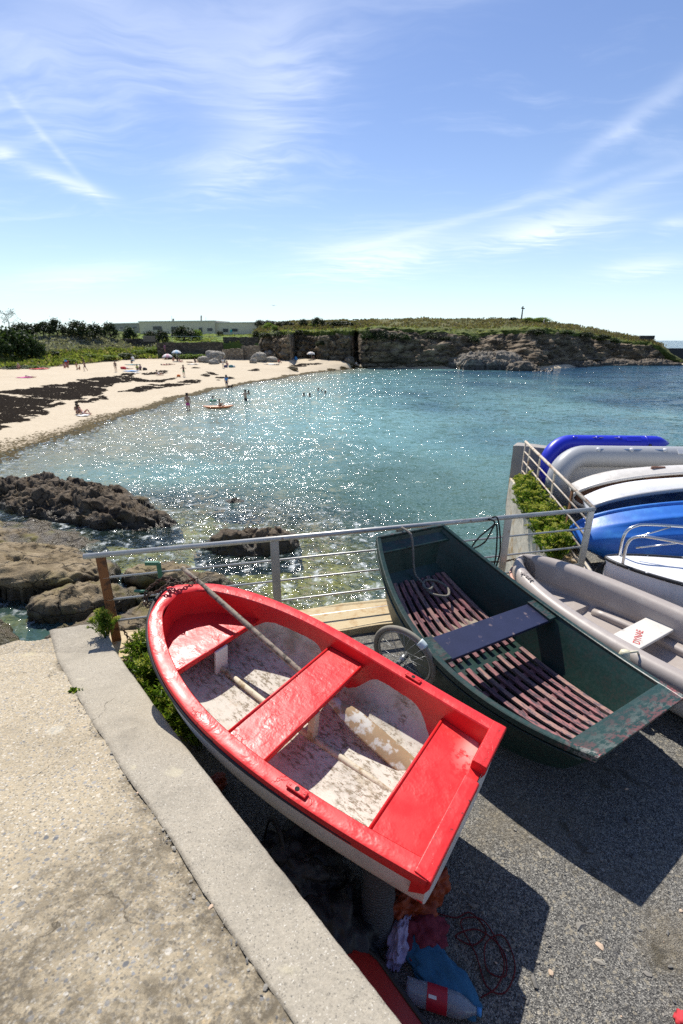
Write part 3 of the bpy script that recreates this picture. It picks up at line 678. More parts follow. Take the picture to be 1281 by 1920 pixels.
bb = MB(); bb.box((.034, 0, g0-.155), (.06, 2*wt-.10, .19)); bb.obj('transom', M_RED, rb, False, bevel=.004, attrs={'edge': np.zeros(8), 'wear': np.zeros(8)})
def seat(name, x0, x1, z, n=22, lip=.03, inset=.006, zslope=0, wear=None):
    xs = np.linspace(x0, x1, n); m = 25; V = []
    for x in xs:
        ww = inner_w(x/RL)-inset
        zz = z+g(x/RL)*zslope
        for y in np.linspace(-ww, ww, m): V.append([x, y, zz])
    V = np.array(V); Vb = V-[0, 0, lip]; F = gridF(n, m).tolist()
    Fb = [[i+n*m for i in f[::-1]] for f in F]; per = [i for i in range(m)]
    F2 = F+Fb+[[i, n*m+i, n*m+i+1, i+1][::-1] for i in range(m-1)]+[[(n-1)*m+i, (n-1)*m+i+1, n*m+(n-1)*m+i+1, n*m+(n-1)*m+i][::-1] for i in range(m-1)]
    VV = np.vstack([V, Vb]); wv = np.zeros(len(VV)) if wear is None else wear(VV)
    return mk(name, VV, F2, M_RED, rb, False, attrs={'edge': np.zeros(len(VV)), 'wear': wv}, bevel=.004)
seat('bow_seat', 1.845, 2.30, -.105, zslope=.15)
seat('thwart', .965, 1.245, -.088)
seat('stern_seat', .06, .335, -.100, wear=lambda V: np.exp(-((V[:, 0]-.10)/.07)**2-((V[:, 1]+.36)/.13)**2))
for x_, z_ in ((1.845, -.118), (1.245, -.088), (.965, -.088), (.335, -.10)):     # raised seat edges
    ww = inner_w(x_/RL)-.012; zz = z_+(g(x_/RL)*.15+.013 if x_ > 1.5 else 0)
    MB().tube([[x_, -ww, zz+.002], [x_, ww, zz+.002]], .0085, 8).obj('seat_edging', M_RED, rb, True, attrs=None)
MB().box((1.83, .0, -.25), (.018, .11, .26)).obj('seat_knee', M_WHITE, rb, bevel=.003)
MB().box((.985, .0, -.25), (.05, .05, .25)).obj('seat_post', M_CREAMW, rb, bevel=.004)
MB().tube([[.06, 0, -.345], [.6, 0, -.352], [1.2, 0, -.352], [1.9, 0, -.29]], [.020, .021, .021, .018], 10).obj('keelson', M_CREAMW, rb, True)
for (x_, s_) in ((.685, 1), (.60, -1)):
    t_ = x_/RL; yy = s_*(w(t_)-.048); dy_ = (w(t_+.03)-w(t_-.03))/(.06*RL)*s_; zz = g(t_)+.012; an_ = math.atan(dy_)
    pl = MB(); pl.box((x_, yy, zz), (.115, .036, .012), (0, 0, an_)); pl = pl.obj('rowlock_plate', M_RED, rb, False, bevel=.005)
    MB().tube([[x_, yy, zz-.004], [x_, yy, zz+.0075]], .0125, 14).obj('rowlock_hole_disc', M_DARK, pl)  # solid black disc, its colour standing in for shade inside the hole
    for q_ in (-.042, .042): MB().tube([[x_+q_*math.cos(an_), yy+q_*math.sin(an_), zz], [x_+q_*math.cos(an_), yy+q_*math.sin(an_), zz+.009]], .006, 10).obj('screw', M_RED, pl)
# rubbing strip, black, along the outer edge
for s_ in (1, -1):
    tt_ = tdist(90, 2.2); tt_ = tt_[(tt_ > .14)] if s_ > 0 else tt_
    MB().tube([[RL*q_+.004, s_*(w(q_)+.001), g(q_)-.040] for q_ in tt_], np.interp(tt_, [.14, .55], [.003, .0135]) if s_ > 0 else .010, 8).obj('rubbing_strip', M_BLACKR if s_ > 0 else M_RED, rb, True)
MB().tube([[RL*q_, 0, g(q_)-.055-d(q_)-.012] for q_ in np.linspace(.02, .95, 30)], .018, 8).obj('keel', M_WHITE, rb, True)
def rl(*p): return Mred @ Vector(p)
# launching trolley that carries the dinghy, with its bicycle wheel showing
M_TYRE = simple('dusty tyre rubber', (.22, .20, .155), .8, .2, 14, .3, 60, .003); M_STEEL = simple('dull grey steel', (.30, .31, .31), .4, .2, 12, .1, 60, .001, metal=.7)
tl = thing('boat_trolley', 'launching trolley under the red dinghy, one spoked wheel showing', 'trolley', (.53, 3.33, 0))
SHARP = R(34)
ax = Vector((.62, .78, .10)).normalized(); hz = Vector((.78, -.62, 0)).normalized(); vt = ax.cross(hz).normalized(); vt = vt if vt.z > 0 else -vt
cw = Vector((.49, 3.07, .51)); WR = .265
circ = lambda r, o_=0, n=56: [np.array(cw+ax*o_+hz*(r*math.cos(a))+vt*(r*math.sin(a))) for a in np.linspace(0, 2*math.pi, n, endpoint=False)]
o0 = (.53, 3.33, 0)
wh = MB().tube(circ(WR), .021, 10, closed=True).obj('wheel', M_TYRE, tl, True, o0)
MB().tube(circ(WR-.030), .0115, 8, closed=True).obj('rim', M_STEEL, wh, True, o0)
sp = MB(); ca_ = circ(WR-.035, 0, 24); cb_ = circ(.03, .03, 24); cc_ = circ(.03, -.03, 24)
for i in range(24): sp.tube([ca_[i], (cb_ if i % 2 else cc_)[(i+(5 if i % 4 < 2 else -5)) % 24]], .0018, 5)
sp.obj('spokes', M_STEEL, wh, True, o0); MB().tube([np.array(cw-ax*.05), np.array(cw+ax*.05)], .024, 12).obj('hub', M_STEEL, wh, True, o0)
bd = [np.array(cw+hz*((WR-.006)*math.cos(a))+vt*((WR-.006)*math.sin(a))) for a in np.linspace(.80, 1.02, 6)]
MB().tube(bd, .034, 12).obj('wheel_band', simple('pale plastic', (.55, .62, .60), .5, .1, 9, .1), wh, True, o0)
cw2 = np.array(cw)-np.array(ax)*.95; cw2[2] = .42
MB().tube([np.array(cw), cw2], .018, 8).obj('axle', M_STEEL, tl, True, o0)
MB().tube([np.array([.55, 2.15, .20]), np.array([-.05, 2.6, .25]), np.array([-.7, 3.05, .33])], .022, 8).obj('frame', M_STEEL, tl, True, o0)
for q_ in ((.35, 2.2, .13), (-.75, 2.95, .16)): MB().box(q_, (.5, .09, .26), (0, 0, .95)).obj('chock', M_WOODGREY, tl, False, o0, bevel=.006)

# oars
def oar(name, label, p0, p1, blade, mat, r=.021, bl=.62, bw=.062, matb=None):
    """round shaft from handle p0 towards blade tip p1, flat blade with the given up vector"""
    p0, p1 = Vector(p0), Vector(p1); ax_ = (p1-p0).normalized(); L_ = (p1-p0).length; u_ = ax_.cross(Vector(blade)).normalized(); v_ = u_.cross(ax_)
    root = thing(name, label, 'oar', p0)
    MB().tube([np.array(ax_*s_) for s_ in np.linspace(0, L_-bl+.06, 16)], np.r_[[r*.85, r*.8], np.linspace(r, r, 12), [r*.95, r*.8]], 12).obj('shaft', mat, root, True)
    rr = []
    for s_ in np.linspace(0, 1, 18):
        wq = .022+(bw-.022)*float(sstep(0, .45, s_)); wq *= 1-.35*float(sstep(.93, 1, s_)); hq = .020-.0125*s_; c = np.array(ax_*(L_-bl+s_*bl))
        rr.append([c+np.array(u_*(wq*math.cos(a)))+np.array(v_*(hq*math.sin(a)*(1.5 if abs(math.cos(a)) < .5 else .9))) for a in np.linspace(0, 2*math.pi, 14, endpoint=False)])
    MB().loft(np.array(rr)).obj('blade', matb or mat, root, True)
    return root
M_BLADE = simple('oar blade with worn varnish', (.34, .235, .13), .7, .25, 6, .4, 50, .003, col2=(.55, .53, .47), thr=(.5, .58), scale2=10, detail=8)
oar('oar', 'long grey wooden oar lying over the bow of the red dinghy, its blade worn', rl(2.50, -.20, .166), rl(.31, -.20, -.350), rl(0, .25, 1)-rl(0, 0, 0), M_WOODGREY, .0205, .82, .070, M_BLADE)

# chain, clamp, ropes
def chain(name, label, path, link=.034, wire=.0048, cat='chain'):
    p = lin(spline(path, 120), 400); dd = np.r_[0, np.cumsum(np.linalg.norm(np.diff(p, axis=0), axis=1))]; b = MB(); n = int(dd[-1]/(link*.72)); 
    for i in range(n):
        s_ = (i+.5)/n*dd[-1]; c = np.array([np.interp(s_, dd, p[:, k]) for k in range(3)]); c2 = np.array([np.interp(min(s_+.01, dd[-1]), dd, p[:, k]) for k in range(3)])
        T_ = Vector(c2-c).normalized() if np.linalg.norm(c2-c) > 1e-6 else Vector((1, 0, 0)); A_ = T_.orthogonal().normalized(); B_ = T_.cross(A_); a = (i % 2)*math.pi/2+random.uniform(-.4, .4)
        S_ = A_*math.cos(a)+B_*math.sin(a)
        b.tube([c+np.array(T_*(link*.5*math.cos(q_)))+np.array(S_*(link*.33*math.sin(q_))) for q_ in np.linspace(0, 2*math.pi, 12, endpoint=False)], wire, 5, closed=True)
    return tag(b.obj(name, M_DARKIRON, None, True), label, cat)
bw_ = np.array(rl(RL-.02, 0, g(1)+.02)); bwS = np.array(rl(RL-.10, -.20, g(.96)+.022)); bwP = np.array(rl(RL-.03, .12, g(1)+.0))
chain('chain', 'rusty chain heaped over the bow of the red dinghy', [bwS, bw_+[.05, -.04, .012], bw_+[-.02, .02, .02], bw_+[.03, -.06, .03], bwP, bwP+[-.05, .02, -.02], bwP+[-.10, .03, -.10], bwP+[-.03, .0, -.13], bwP+[-.09, .04, -.03], bw_+[-.03, .02, .035], bw_+[.09, -.02, .02]])
chain('chain', 'rusty chain hanging at the foot of the rusted railing post', [(-2.13, 3.90, .22), (-2.06, 3.86, .12), (-1.97, 3.84, .08), (-1.88, 3.86, .14), (-1.83, 3.83, .05), (-1.92, 3.80, .0), (-2.02, 3.84, .05), (-1.90, 3.87, .10), (-1.76, 3.84, .10), (-1.68, 3.86, .22)])
cl = thing('rail_clamp', 'small green metal clamp hooked over the railing by the chain', 'clamp', (-1.73, 4.0, .8))
MB().box((0, 0, .0), (.035, .035, .16)).obj('shank', M_GREENP, cl, bevel=.004); MB().box((-.06, 0, .07), (.13, .036, .035)).obj('hook', M_GREENP, cl, bevel=.004)
MB().tube([[-.22, -.10, -.17], [-.10, -.12, -.165]], .014, 10).obj('pin', M_GREENP, cl, True)
def rope(name, label, path, r, mat, group=None, n=160, cat='rope', flat=False):
    p = spline(path, n) if not flat else np.array(path); return tag(MB().tube(p, r, 7).obj(name, mat, None, True), label, cat, group)
def rope_mat(name, c): 
    m, t = material(name); wv = t.new('ShaderNodeTexWave'); wv.inputs['Scale'].default_value = 42; t.put(wv.inputs['Vector'], t.map(t.obj, (1, 1, 1), (R(30), R(25), R(40)))); wv.inputs['Distortion'].default_value = 1.5
    pset(t, t.mix(wv.outputs['Fac'], tuple(x*.45 for x in c), c), .9, t.bump(wv.outputs['Fac'], .7, .004)); return m
M_ROPE = rope_mat('grey rope', (.30, .27, .22)); M_ROPEW = rope_mat('pale rope', (.5, .47, .40)); M_ROPEB = rope_mat('blue cord', (.06, .22, .55)); M_ROPEK = rope_mat('black rope', (.03, .03, .03)); M_ROPER = rope_mat('red cord', (.16, .010, .014))

# ---- green punt
GL = 2.3963; gw = lambda t: .5197*(1-t)*(1-2*t)+.7246*4*t*(1-t)+.4167*t*(2*t-1); gg = lambda t: .2169*4*(t-.5)**2
gd = lambda t: .44-.07*np.abs(2*t-1)**2
Mg = Matrix.Translation((1.8830, 2.3538, .3554)) @ Matrix.Rotation(2.12004, 4, 'Z') @ Matrix.Rotation(-.21216, 4, 'Y') @ Matrix.Rotation(.06724, 4, 'X')
def mat_green():
    m, t = material('dark green boat paint'); o = t.obj; n = t.noise(o, 3, 5); c = t.mix(n, (.005, .024, .019), (.010, .044, .034)); c = t.mix(t.mr(t.noise(t.map(o, (2, 30, 30)), 1, 5, .7), .60, .72, 0, .5), c, (.018, .055, .043))
    wear = t.m('MULTIPLY', t.attr('wear'), t.mr(t.noise(t.map(o, (1, .35, 1)), 42, 8, .78), .46, .54)); c = t.mix(wear, c, t.mix(t.mr(t.noise(o, 11, 4), .45, .55), (.50, .10, .10), (.36, .34, .30)))
    c = t.mix(t.mr(t.noise(o, 40, 4, .7), .70, .74, 0, .7), c, (.10, .14, .12))
    pset(t, c, .42, t.bump(t.m('ADD', t.noise(o, 10, 5), t.m('MULTIPLY', t.noise(o, 60, 4), .3)), .3, .008), .5); return m
M_GREEN = mat_green()
gb = thing('punt', 'dark green flat bottomed wooden punt with slatted floor and blue thwart', 'punt', mat=Mg)
tg = np.linspace(0, 1, 60)
def psec(t, ins, dz, dbot):
    W_, G_, D_ = gw(t)-ins, gg(t), gd(t)-dbot
    k = .80; e = (t-.5)*2
    pts = [(W_, G_+dz), (W_*(.93), G_-D_*.33), (W_*.86, G_-D_*.70), (W_*k, G_-D_), (W_*.4, G_-D_), (0, G_-D_), (-W_*.4, G_-D_), (-W_*k, G_-D_), (-W_*.86, G_-D_*.70), (-W_*.93, G_-D_*.33), (-W_, G_+dz)]
    rake = lambda z: -(.10 if t < .5 else -.14)*((G_-z)/.44)*-abs(e)**3
    return [(GL*t+(rake(z) if False else (1 if t < .5 else -1)*abs(e)**4*.16*((G_-z)/.44)), y, z) for y, z in pts]
for nm, ins, dz, db in (('hull', .0, .0, .0), ('inner_side', .022, .0, .022)):
    S_ = np.array([psec(t, ins, dz, db) for t in (tg if ins == 0 else np.linspace(.012, .988, 60))]); b = MB(); F = gridF(60, 11).tolist(); b.add(S_.reshape(-1, 3), F if ins == 0 else [x[::-1] for x in F])
    for e_ in (0, -1): b.add(S_[e_], [list(range(11))])
    n_ = b.n; b.obj(nm, M_GREEN, gb, False, attrs={'edge': np.zeros(n_), 'wear': np.zeros(n_)+.03})
for s_ in (1, -1):
    rr = [[[GL*t, s_*(gw(t)+oy), gg(t)+oz] for oy, oz in ((-.028, -.012), (-.028, .010), (-.020, .014), (.012, .014), (.020, .008), (.020, -.034), (.010, -.040))] for t in tg]
    b = MB(); b.loft(np.array(rr)); b.obj('gunwale', M_GREEN, gb, False, attrs={'wear': np.tile(np.r_[np.linspace(.7, .05, 6), np.full(54, .04)].repeat(7), 1)})
    b = MB(); b.tube([[GL*t+.02, s_*(gw(t)*.965+.012), gg(t)-.085] for t in np.linspace(.02, .97, 50)], .011, 6); b.obj('side_batten', M_GREEN, gb, True, attrs={'wear': np.zeros(b.n)+.03})
def gplank(name, x0, x1, z, mat, th_=.025, ins=.03, wear=.1, zb=None):
    V = []
    for x in (x0, x1):
        t = x/GL; W_ = gw(t)-ins
        for y in np.linspace(-W_, W_, 15): V.append([x, y, z if zb is None else (z if x == x0 else zb)])
    V = np.array(V); F = gridF(2, 15).tolist(); V2 = V-[0, 0, th_]; n = 30
    FF = [f_[::-1] for f_ in F]+[[i+n for i in f_] for f_ in F]+[[i, i+1, n+i+1, n+i] for i in range(14)]+[[15+i+1, 15+i, n+15+i, n+15+i+1] for i in range(14)]+[[0, n, n+15, 15], [14, 29, n+29, n+14]]
    VV = np.vstack([V, V2]); return mk(name, VV, FF, mat, gb, False, attrs={'wear': np.zeros(len(VV))+wear}, bevel=.004)
gplank('stern_deck', -.005, .165, gg(0)+.012, M_GREEN, .03, .0, np.r_[np.full(15, .26), np.full(15, .02), np.full(15, .3), np.full(15, .1)], gg(.07)+.012)
gplank('bow_deck', GL-.135, GL-.03, gg(.94)-.045, M_GREEN, .022, .03, .06, gg(1)-.045)
gplank('bow_board', GL-.022, GL+.004, gg(1)+.012, M_GREEN, .10, -.01, .1)
M_BLUEW = simple('scuffed navy paint', (.020, .023, .055), .38, .35, 5, .3, 40, .003, col2=(.16, .12, .125), thr=(.60, .70), scale2=8, detail=8)
gplank('thwart', 1.075, 1.315, -.028, M_BLUEW, .03, .045)
for s_ in (1, -1): MB().box((1.195, s_*(.72-.075), -.022), (.25, .09, .035)).obj('thwart_end', M_GREEN, gb, False, bevel=.004, attrs={'wear': np.zeros(8)+.1})
def streaky(name, a, b, thr, rough=.75):
    m, t = material(name); q = t.map(t.obj, (1.2, 12, 12)); n = t.noise(q, 4, 8, .75); c = t.mix(t.noise(t.obj, 5, 4), tuple(x*.75 for x in a), tuple(x*1.2 for x in a)); c = t.mix(t.mr(n, *thr), c, b)
    c = t.mix(t.mr(t.noise(t.map(t.obj, (2, 9, 9), loc=(3, 1, 2)), 5, 8, .8), .58, .66, 0, .8), c, (.30, .235, .17)); pset(t, c, rough, t.bump(t.noise(q, 14, 6, .7), .5, .003)); return m
M_SLAT = streaky('worn maroon slat paint', (.29, .115, .115), (.06, .04, .05), (.46, .56)); M_SLAT2 = streaky('worn pink and bare wood slat', (.33, .18, .15), (.08, .06, .08), (.48, .58))
gf = lambda x: gg(x/GL)-gd(x/GL)+.055
for k in range(11):
    yk = -.50+k*.10
    for (xa, xb_) in ((.20, 1.16), (1.22, 2.16)):
        xs = np.linspace(xa+random.uniform(0, .03), xb_-random.uniform(0, .04), 12); b = MB()
        rr = []
        for x in xs:
            sc = (gw(x/GL)*.80-.03)/.56; y = yk*sc; z = gf(x)
            rr.append([[x, y+oy, z+oz] for oy, oz in ((-.023, -.011), (-.023, .009), (-.020, .011), (.020, .011), (.023, .009), (.023, -.011))])
        b.loft(np.array(rr)); b.obj('floor_slat', M_SLAT if (k*7) % 3 else M_SLAT2, gb, False)
for x in (.35, .62, .9, 1.45, 1.75, 2.0):
    W_ = gw(x/GL)*.8-.04; MB().box((x, 0, gf(x)-.022), (.05, 2*W_, .018)).obj('floor_bearer', M_SLAT, gb, False, bevel=.003)
def gl_(*p): return np.array(Mg @ Vector(p))
rope('rope', 'grey mooring rope coiled in the bow of the green punt', [gl_(2.42, .12, .26), gl_(2.30, .10, .25), gl_(2.24, .08, .12), gl_(2.20, .05, -.05), gl_(2.16, .02, -.16), gl_(2.05, .0, -.19), gl_(1.98, .02, -.20), gl_(1.90, -.02, -.215), gl_(1.84, -.14, -.215), gl_(1.92, -.22, -.21), gl_(2.04, -.20, -.205), gl_(2.10, -.08, -.20), gl_(2.02, .03, -.19), gl_(1.95, .0, -.18), gl_(2.0, -.08, -.17)], .0125, M_ROPE)
for q_ in ((1.75, 2.85, .06), (1.05, 3.75, .17)): tag(MB().box(q_, (.55, .12, q_[2]*2-.02), (0, 0, .55)).obj('wood_block', M_WOODGREY, None, False, bevel=.008), 'wooden block under the %s of the green punt' % ('stern' if q_[1] < 3.5 else 'bow'), 'block', None)

# ---- grey moulded dinghy with a white lower hull
YL = 2.4876
w2, g2, d2_ = boat_fn(YL, .6094, 2.863, .4293, .15, .2013, .42)
My = Matrix.Translation((3.394, 2.542, .449)) @ Matrix.Rotation(2.1027, 4, 'Z') @ Matrix.Scale(1.076, 4)
yb = thing('moulded_dinghy', 'mauve grey moulded plastic dinghy with a rounded bow and white lower hull', 'dinghy', mat=My)
M_MAUVE = simple('mauve grey plastic', (.37, .322, .288), .45, .10, 4, .15, 30, .004, col2=(.43, .385, .345), thr=(.5, .7), scale2=5)
M_PINK = simple('faded pink rubber strip', (.56, .32, .245), .6, .2, 8, .2, 40, .003, col2=(.40, .22, .16), thr=(.55, .7))
ts = tdist(80); OUT = shell(w2, g2, d2_, YL, ts, 51, .045, -.12, .08, 2.6); b = MB(); b.loft(OUT, False, False); b.add(np.vstack([OUT[0], [[0, 0, -.3]]]), [[i+1, i, 51] for i in range(50)]); b.obj('hull', M_WHITE, yb, True)
prof = [(-.20, -.20), (-.185, -.05), (-.165, -.005), (-.13, .018), (-.085, .024), (-.045, .012), (-.02, -.02), (-.012, -.075), (-.02, -.11), (-.05, -.12)]
for s_ in (1, -1):
    rr = []
    for t in ts:
        q = []
        for oy, oz in prof:
            y = w2(t)+oy; bk = max(0, .045-y)*1.0; q.append([YL*t+min(0, y)*1.15*sstep(.8, 1, t)-.0, s_*max(y, 0), g2(t)+oz])
        rr.append(q)
    rr = np.array(rr); b = MB(); F = gridF(len(ts), len(prof)).tolist(); b.add(rr.reshape(-1, 3), [x[::-1] for x in F] if s_ < 0 else F); b.obj('gunwale', M_MAUVE, yb, True)
inn = []; th = np.linspace(0, np.pi, 61); tin = 1-(1-np.linspace(0, 1, 70))**1.8; tin = .03+tin*.895
for t in tin:
    ww = max(w2(t)-.195, .004); cs, sn = np.cos(th), np.sin(th); y = ww*np.sign(cs)*np.abs(cs)**(2/3.6); z = g2(t)-.19-(d2_(t)-.28)*np.abs(sn)**(2/3.6)
    inn.append(np.stack([np.full(61, YL*t), y, z], 1))
b = MB(); b.loft(np.array(inn), False, False); b.add(np.vstack([inn[-1], [[YL*.94, 0, inn[-1][0][2]]]]), [[i, i+1, 61] for i in range(60)]); b.obj('inner_moulding', M_MAUVE, yb, True)
for x0, x1, z in ((1.82, 2.16, -.27), ):     # moulded bow step
    V = []; 
    for x in np.linspace(x0, x1, 8):
        ww = max(w2(x/YL)-.18, .01)
        V += [[x, y, z+g2(x/YL)] for y in np.linspace(-ww, ww, 9)]
    V = np.array(V); b = MB(); b.add(V, gridF(8, 9)); b.add(np.vstack([V[:9], V[:9]-[0.05, 0, .13]]), gridF(2, 9)); b.obj('bow_step', M_MAUVE, yb, False)
for s_ in (1, -1):
    b = MB(); rr = [[[x, s_*(w2(x/YL)-.20+oy), -.24+oz] for oy, oz in ((.02, -.14), (-.075, -.13), (-.095, -.02), (-.08, .0), (.02, .012))] for x in np.linspace(.3, 1.75, 16)]
    b.loft(np.array(rr)); b.obj('side_bench', M_MAUVE, yb, True)
M_SEATW = simple('pale worn seat board', (.60, .57, .52), .6, .12, 6, .3, 40, .002, col2=(.42, .39, .34), thr=(.56, .7))
st_ = MB().box((1.22, -.10, -.155), (.23, .62, .028)).obj('seat', M_SEATW, yb, False, bevel=.006)
M_REDINK = simple('red lettering paint', (.50, .03, .03), .6, .2, 20, 0)
def text(name, s, size, mat, parent, M_, ext=.001):
    cu = bpy.data.curves.new(name, 'FONT'); cu.body = s; cu.size = size; cu.extrude = ext; cu.align_x = 'CENTER'; cu.align_y = 'CENTER'; cu.resolution_u = 4
    tmp = bpy.data.objects.new(name, cu); COL.objects.link(tmp); me = bpy.data.meshes.new_from_object(tmp.evaluated_get(bpy.context.evaluated_depsgraph_get())); bpy.data.objects.remove(tmp)
    me.materials.clear(); me.materials.append(mat)
    o = bpy.data.objects.new(name, me); COL.objects.link(o); o.parent = parent; o.matrix_local = M_; return o
text('red_lettering', 'DYNAE', .075, M_REDINK, st_, Matrix.Translation((1.20, .02, -.1395)) @ Matrix.Rotation(R(-68), 4, 'Z'))
RUBP = [[YL*t+.006, s_*(w2(t)-.008), g2(t)-.105] for s_, seq in ((1, ts), (-1, ts[::-1])) for t in seq]
MB().tube(RUBP, .017, 8).obj('rubbing_strip', M_PINK, yb, True)
cdp = []
for i, t in enumerate(np.linspace(.25, .97, 90)):
    a = i*1.1; cdp.append([YL*t+.008, w2(t)+.012+.010*math.cos(a*.5), g2(t)-.105+.016*math.sin(a*.5)])
MB().tube(cdp, .0042, 5).obj('lashing_cord', M_ROPE, yb, True)
M_NAVYINK = simple('navy lettering paint', (.03, .04, .12), .6, .2, 20, 0)
# raised mark moulded on the rim near the bow, name on the hull side
tz = .865; ang_ = math.atan2(float(w2(tz+.02)-w2(tz-.02)), .04*YL)
text('raised_mark', 'Sport', .085, M_MAUVE, yb, Matrix.Translation((YL*tz, float(w2(tz))-.085, float(g2(tz))+.026)) @ Matrix.Rotation(ang_, 4, 'Z') @ Matrix.Rotation(R(180), 4, 'Z'), .005)
Mh = Matrix(((-1, 0, 0, 0), (0, 0, 1, 0), (0, 1, 0, 0), (0, 0, 0, 1)))
text('hull_lettering', 'DYNAE', .115, M_NAVYINK, yb, Matrix.Translation((1.62, float(w2(.65))-.045, float(g2(.65))-.215)) @ Matrix.Rotation(math.atan2(float(w2(.70)-w2(.60)), .1*YL), 4, 'Z') @ Mh @ Matrix.Rotation(R(-6), 4, 'X'))
sc_ = thing('plastic_scoop', 'small cream plastic bailer hooked on the rim of the grey dinghy', 'bailer', My @ Vector((1.02, .60, .0)))
rr = [[[(.055-.02*s_)*math.cos(a), (.045-.02*s_)*math.sin(a), -.03+.085*s_] for a in np.linspace(0, 2*math.pi, 16, endpoint=False)] for s_ in (0, .3, .7, 1)]
MB().loft(np.array(rr)).obj('cup', simple('cream plastic', (.62, .58, .40), .5, .1, 8, .1), sc_, True); MB().tube([[.03, 0, .04], [.10, .0, .05], [.12, .01, .02]], .009, 8).obj('handle', simple('cream plastic handle', (.60, .56, .40), .5, .1, 8, .1), sc_, True)
rope('rope', 'dark tarry rope bundle caught between the punt and the grey dinghy', [My @ Vector((1.55, .60, -.17)), My @ Vector((1.35, .62, -.15)), My @ Vector((1.25, .60, -.11)), My @ Vector((1.20, .62, -.18)), My @ Vector((1.1, .63, -.22)), My @ Vector((1.3, .61, -.20)), My @ Vector((1.15, .62, -.13))], .015, M_ROPEK)

# ---- white boat with a bow rail
def hull_boat(name, label, cat, Mx, L, B, D, a=2.4, b_=.55, st=.12, sh=.2, m_out=None, m_in=None, m_rim=None, closed_deck=False, ribs=0, rimr=.03, nsec=2.5, parts=(), thick=.03, inner=True, nt=60):
    wq, gq, dq = boat_fn(L, B, a, b_, st, sh, D, nsec); root = thing(name, label, cat, mat=Mx); ts_ = tdist(nt)
    o = shell(wq, gq, dq, L, ts_, 49, 0, 0, 0, nsec)
    if ribs:
        th_ = np.linspace(0, np.pi, 49); bump_ = np.zeros(49)
        for c in np.linspace(.5, np.pi-.5, ribs): bump_ += np.exp(-((th_-c)/.085)**2)
        env = (sstep(0, .1, ts_)*sstep(.97, .75, ts_))[:, None]*bump_[None]*.030
        ctr = np.stack([o[..., 0], 0*o[..., 1], np.repeat(gq(ts_)[:, None], 49, 1)], -1); dv = o-ctr; dv /= np.linalg.norm(dv, axis=-1)[..., None]+1e-9; o = o+dv*env[..., None]
    b = MB(); b.loft(o, False, False); b.add(np.vstack([o[0], [[0, 0, gq(0)]]]), [[i+1, i, 49] for i in range(48)]+[[0, 48, 49]]); b.obj('hull', m_out, root, True)
    if closed_deck:
        V = [[L*t, wq(t)*y, gq(t)+.02*(1-y*y)] for t in ts_ for y in np.linspace(-1, 1, 11)]; mk('deck', V, gridF(nt, 11)[:, ::-1], closed_deck, root, True)
    elif inner:
        ti = .02+.955*ts_; n_ = shell(wq, gq, dq, L, ti, 49, thick, -.004, thick, nsec+.4); b = MB(); b.loft(n_[:, ::-1], False, False); b.add(np.vstack([n_[0], [[.03, 0, gq(0)]]]), [[i, i+1, 49] for i in range(48)]); b.obj('inner_lining', m_in or m_out, root, True)
    for s_ in (1, -1): MB().tube([[L*t, s_*wq(t), gq(t)] for t in ts_], rimr, 9).obj('gunwale', m_rim or m_out, root, True)
    MB().tube([[-.0, -wq(0), gq(0)], [0, wq(0), gq(0)]], rimr, 8).obj('transom_rim', m_rim or m_out, root, True)
    return root, wq, gq, dq
M_GELW = mat_gel('white gelcoat', (.74, .74, .75), .3, (.40, .38, .34), .35)
M_BLKSTR = simple('black rubbing rubber', (.015, .015, .016), .5, .3, 9, .3, 40, .003, col2=(.55, .55, .55), thr=(.62, .66), scale2=20)
Mw = Matrix.Translation((6.01, 3.557, .51)) @ Matrix.Rotation(R(158.5), 4, 'Z') @ Matrix.Scale(1.04, 4)
wb, wq, gq, dq = hull_boat('motor_boat', 'white boat with black edging and a chrome bow rail beside the blue hull', 'boat', Mw, 3.15, .62, .52, 2.0, .62, .05, .12, M_GELW, None, M_BLKSTR, closed_deck=M_GELW, rimr=.020)
M_CHROME = simple('polished steel rail', (.62, .62, .62), .22, .08, 10, 0, metal=1.0)
rp = []
for s_ in (1, -1):
    seq = [[3.15*t, s_*wq(t)*.8, gq(t)+h_] for t, h_ in ((.955, .0), (.955, .24), (.93, .35), (.86, .385), (.6, .395), (.42, .40))]
    MB().tube(spline(seq, 50), .0155, 10).obj('bow_rail', M_CHROME, wb, True); MB().tube([[3.15*.93, s_*wq(.94)*.8, gq(.93)+.22], [3.15*.82, s_*wq(.86)*.8, gq(.85)+.38]], .008, 8).obj('rail_brace', M_CHROME, wb, True)
MB().tube([[3.15*.72, wq(.72)*.8, 0], [3.15*.72, wq(.72)*.8, gq(.7)+.39]], .011, 8).obj('rail_post', M_CHROME, wb, True)
tag(MB().tube(spline([np.array(Mw @ Vector((3.13, .0, .02))), np.array(Mw @ Vector((3.22, .03, -.10))), np.array(Mw @ Vector((3.20, .05, -.30))), (2.82, 4.66, .05)], 40), .016, 8).obj('rope', M_ROPEK, None, True), 'black rope hanging from the bow of the white boat', 'rope')

# ---- boats stored on their sides against the far railing
def stored(x, y, z, yaw, roll, pit=0): return Matrix.Translation((x, y, z)) @ Matrix.Rotation(R(yaw), 4, 'Z') @ Matrix.Rotation(R(pit), 4, 'Y') @ Matrix.Rotation(R(roll), 4, 'X')
M_BLUEP = simple('bright blue moulded plastic', (.018, .135, .50), .42, .25, 3, .25, 18, .006, col2=(.04, .21, .58), thr=(.48, .7), scale2=4)
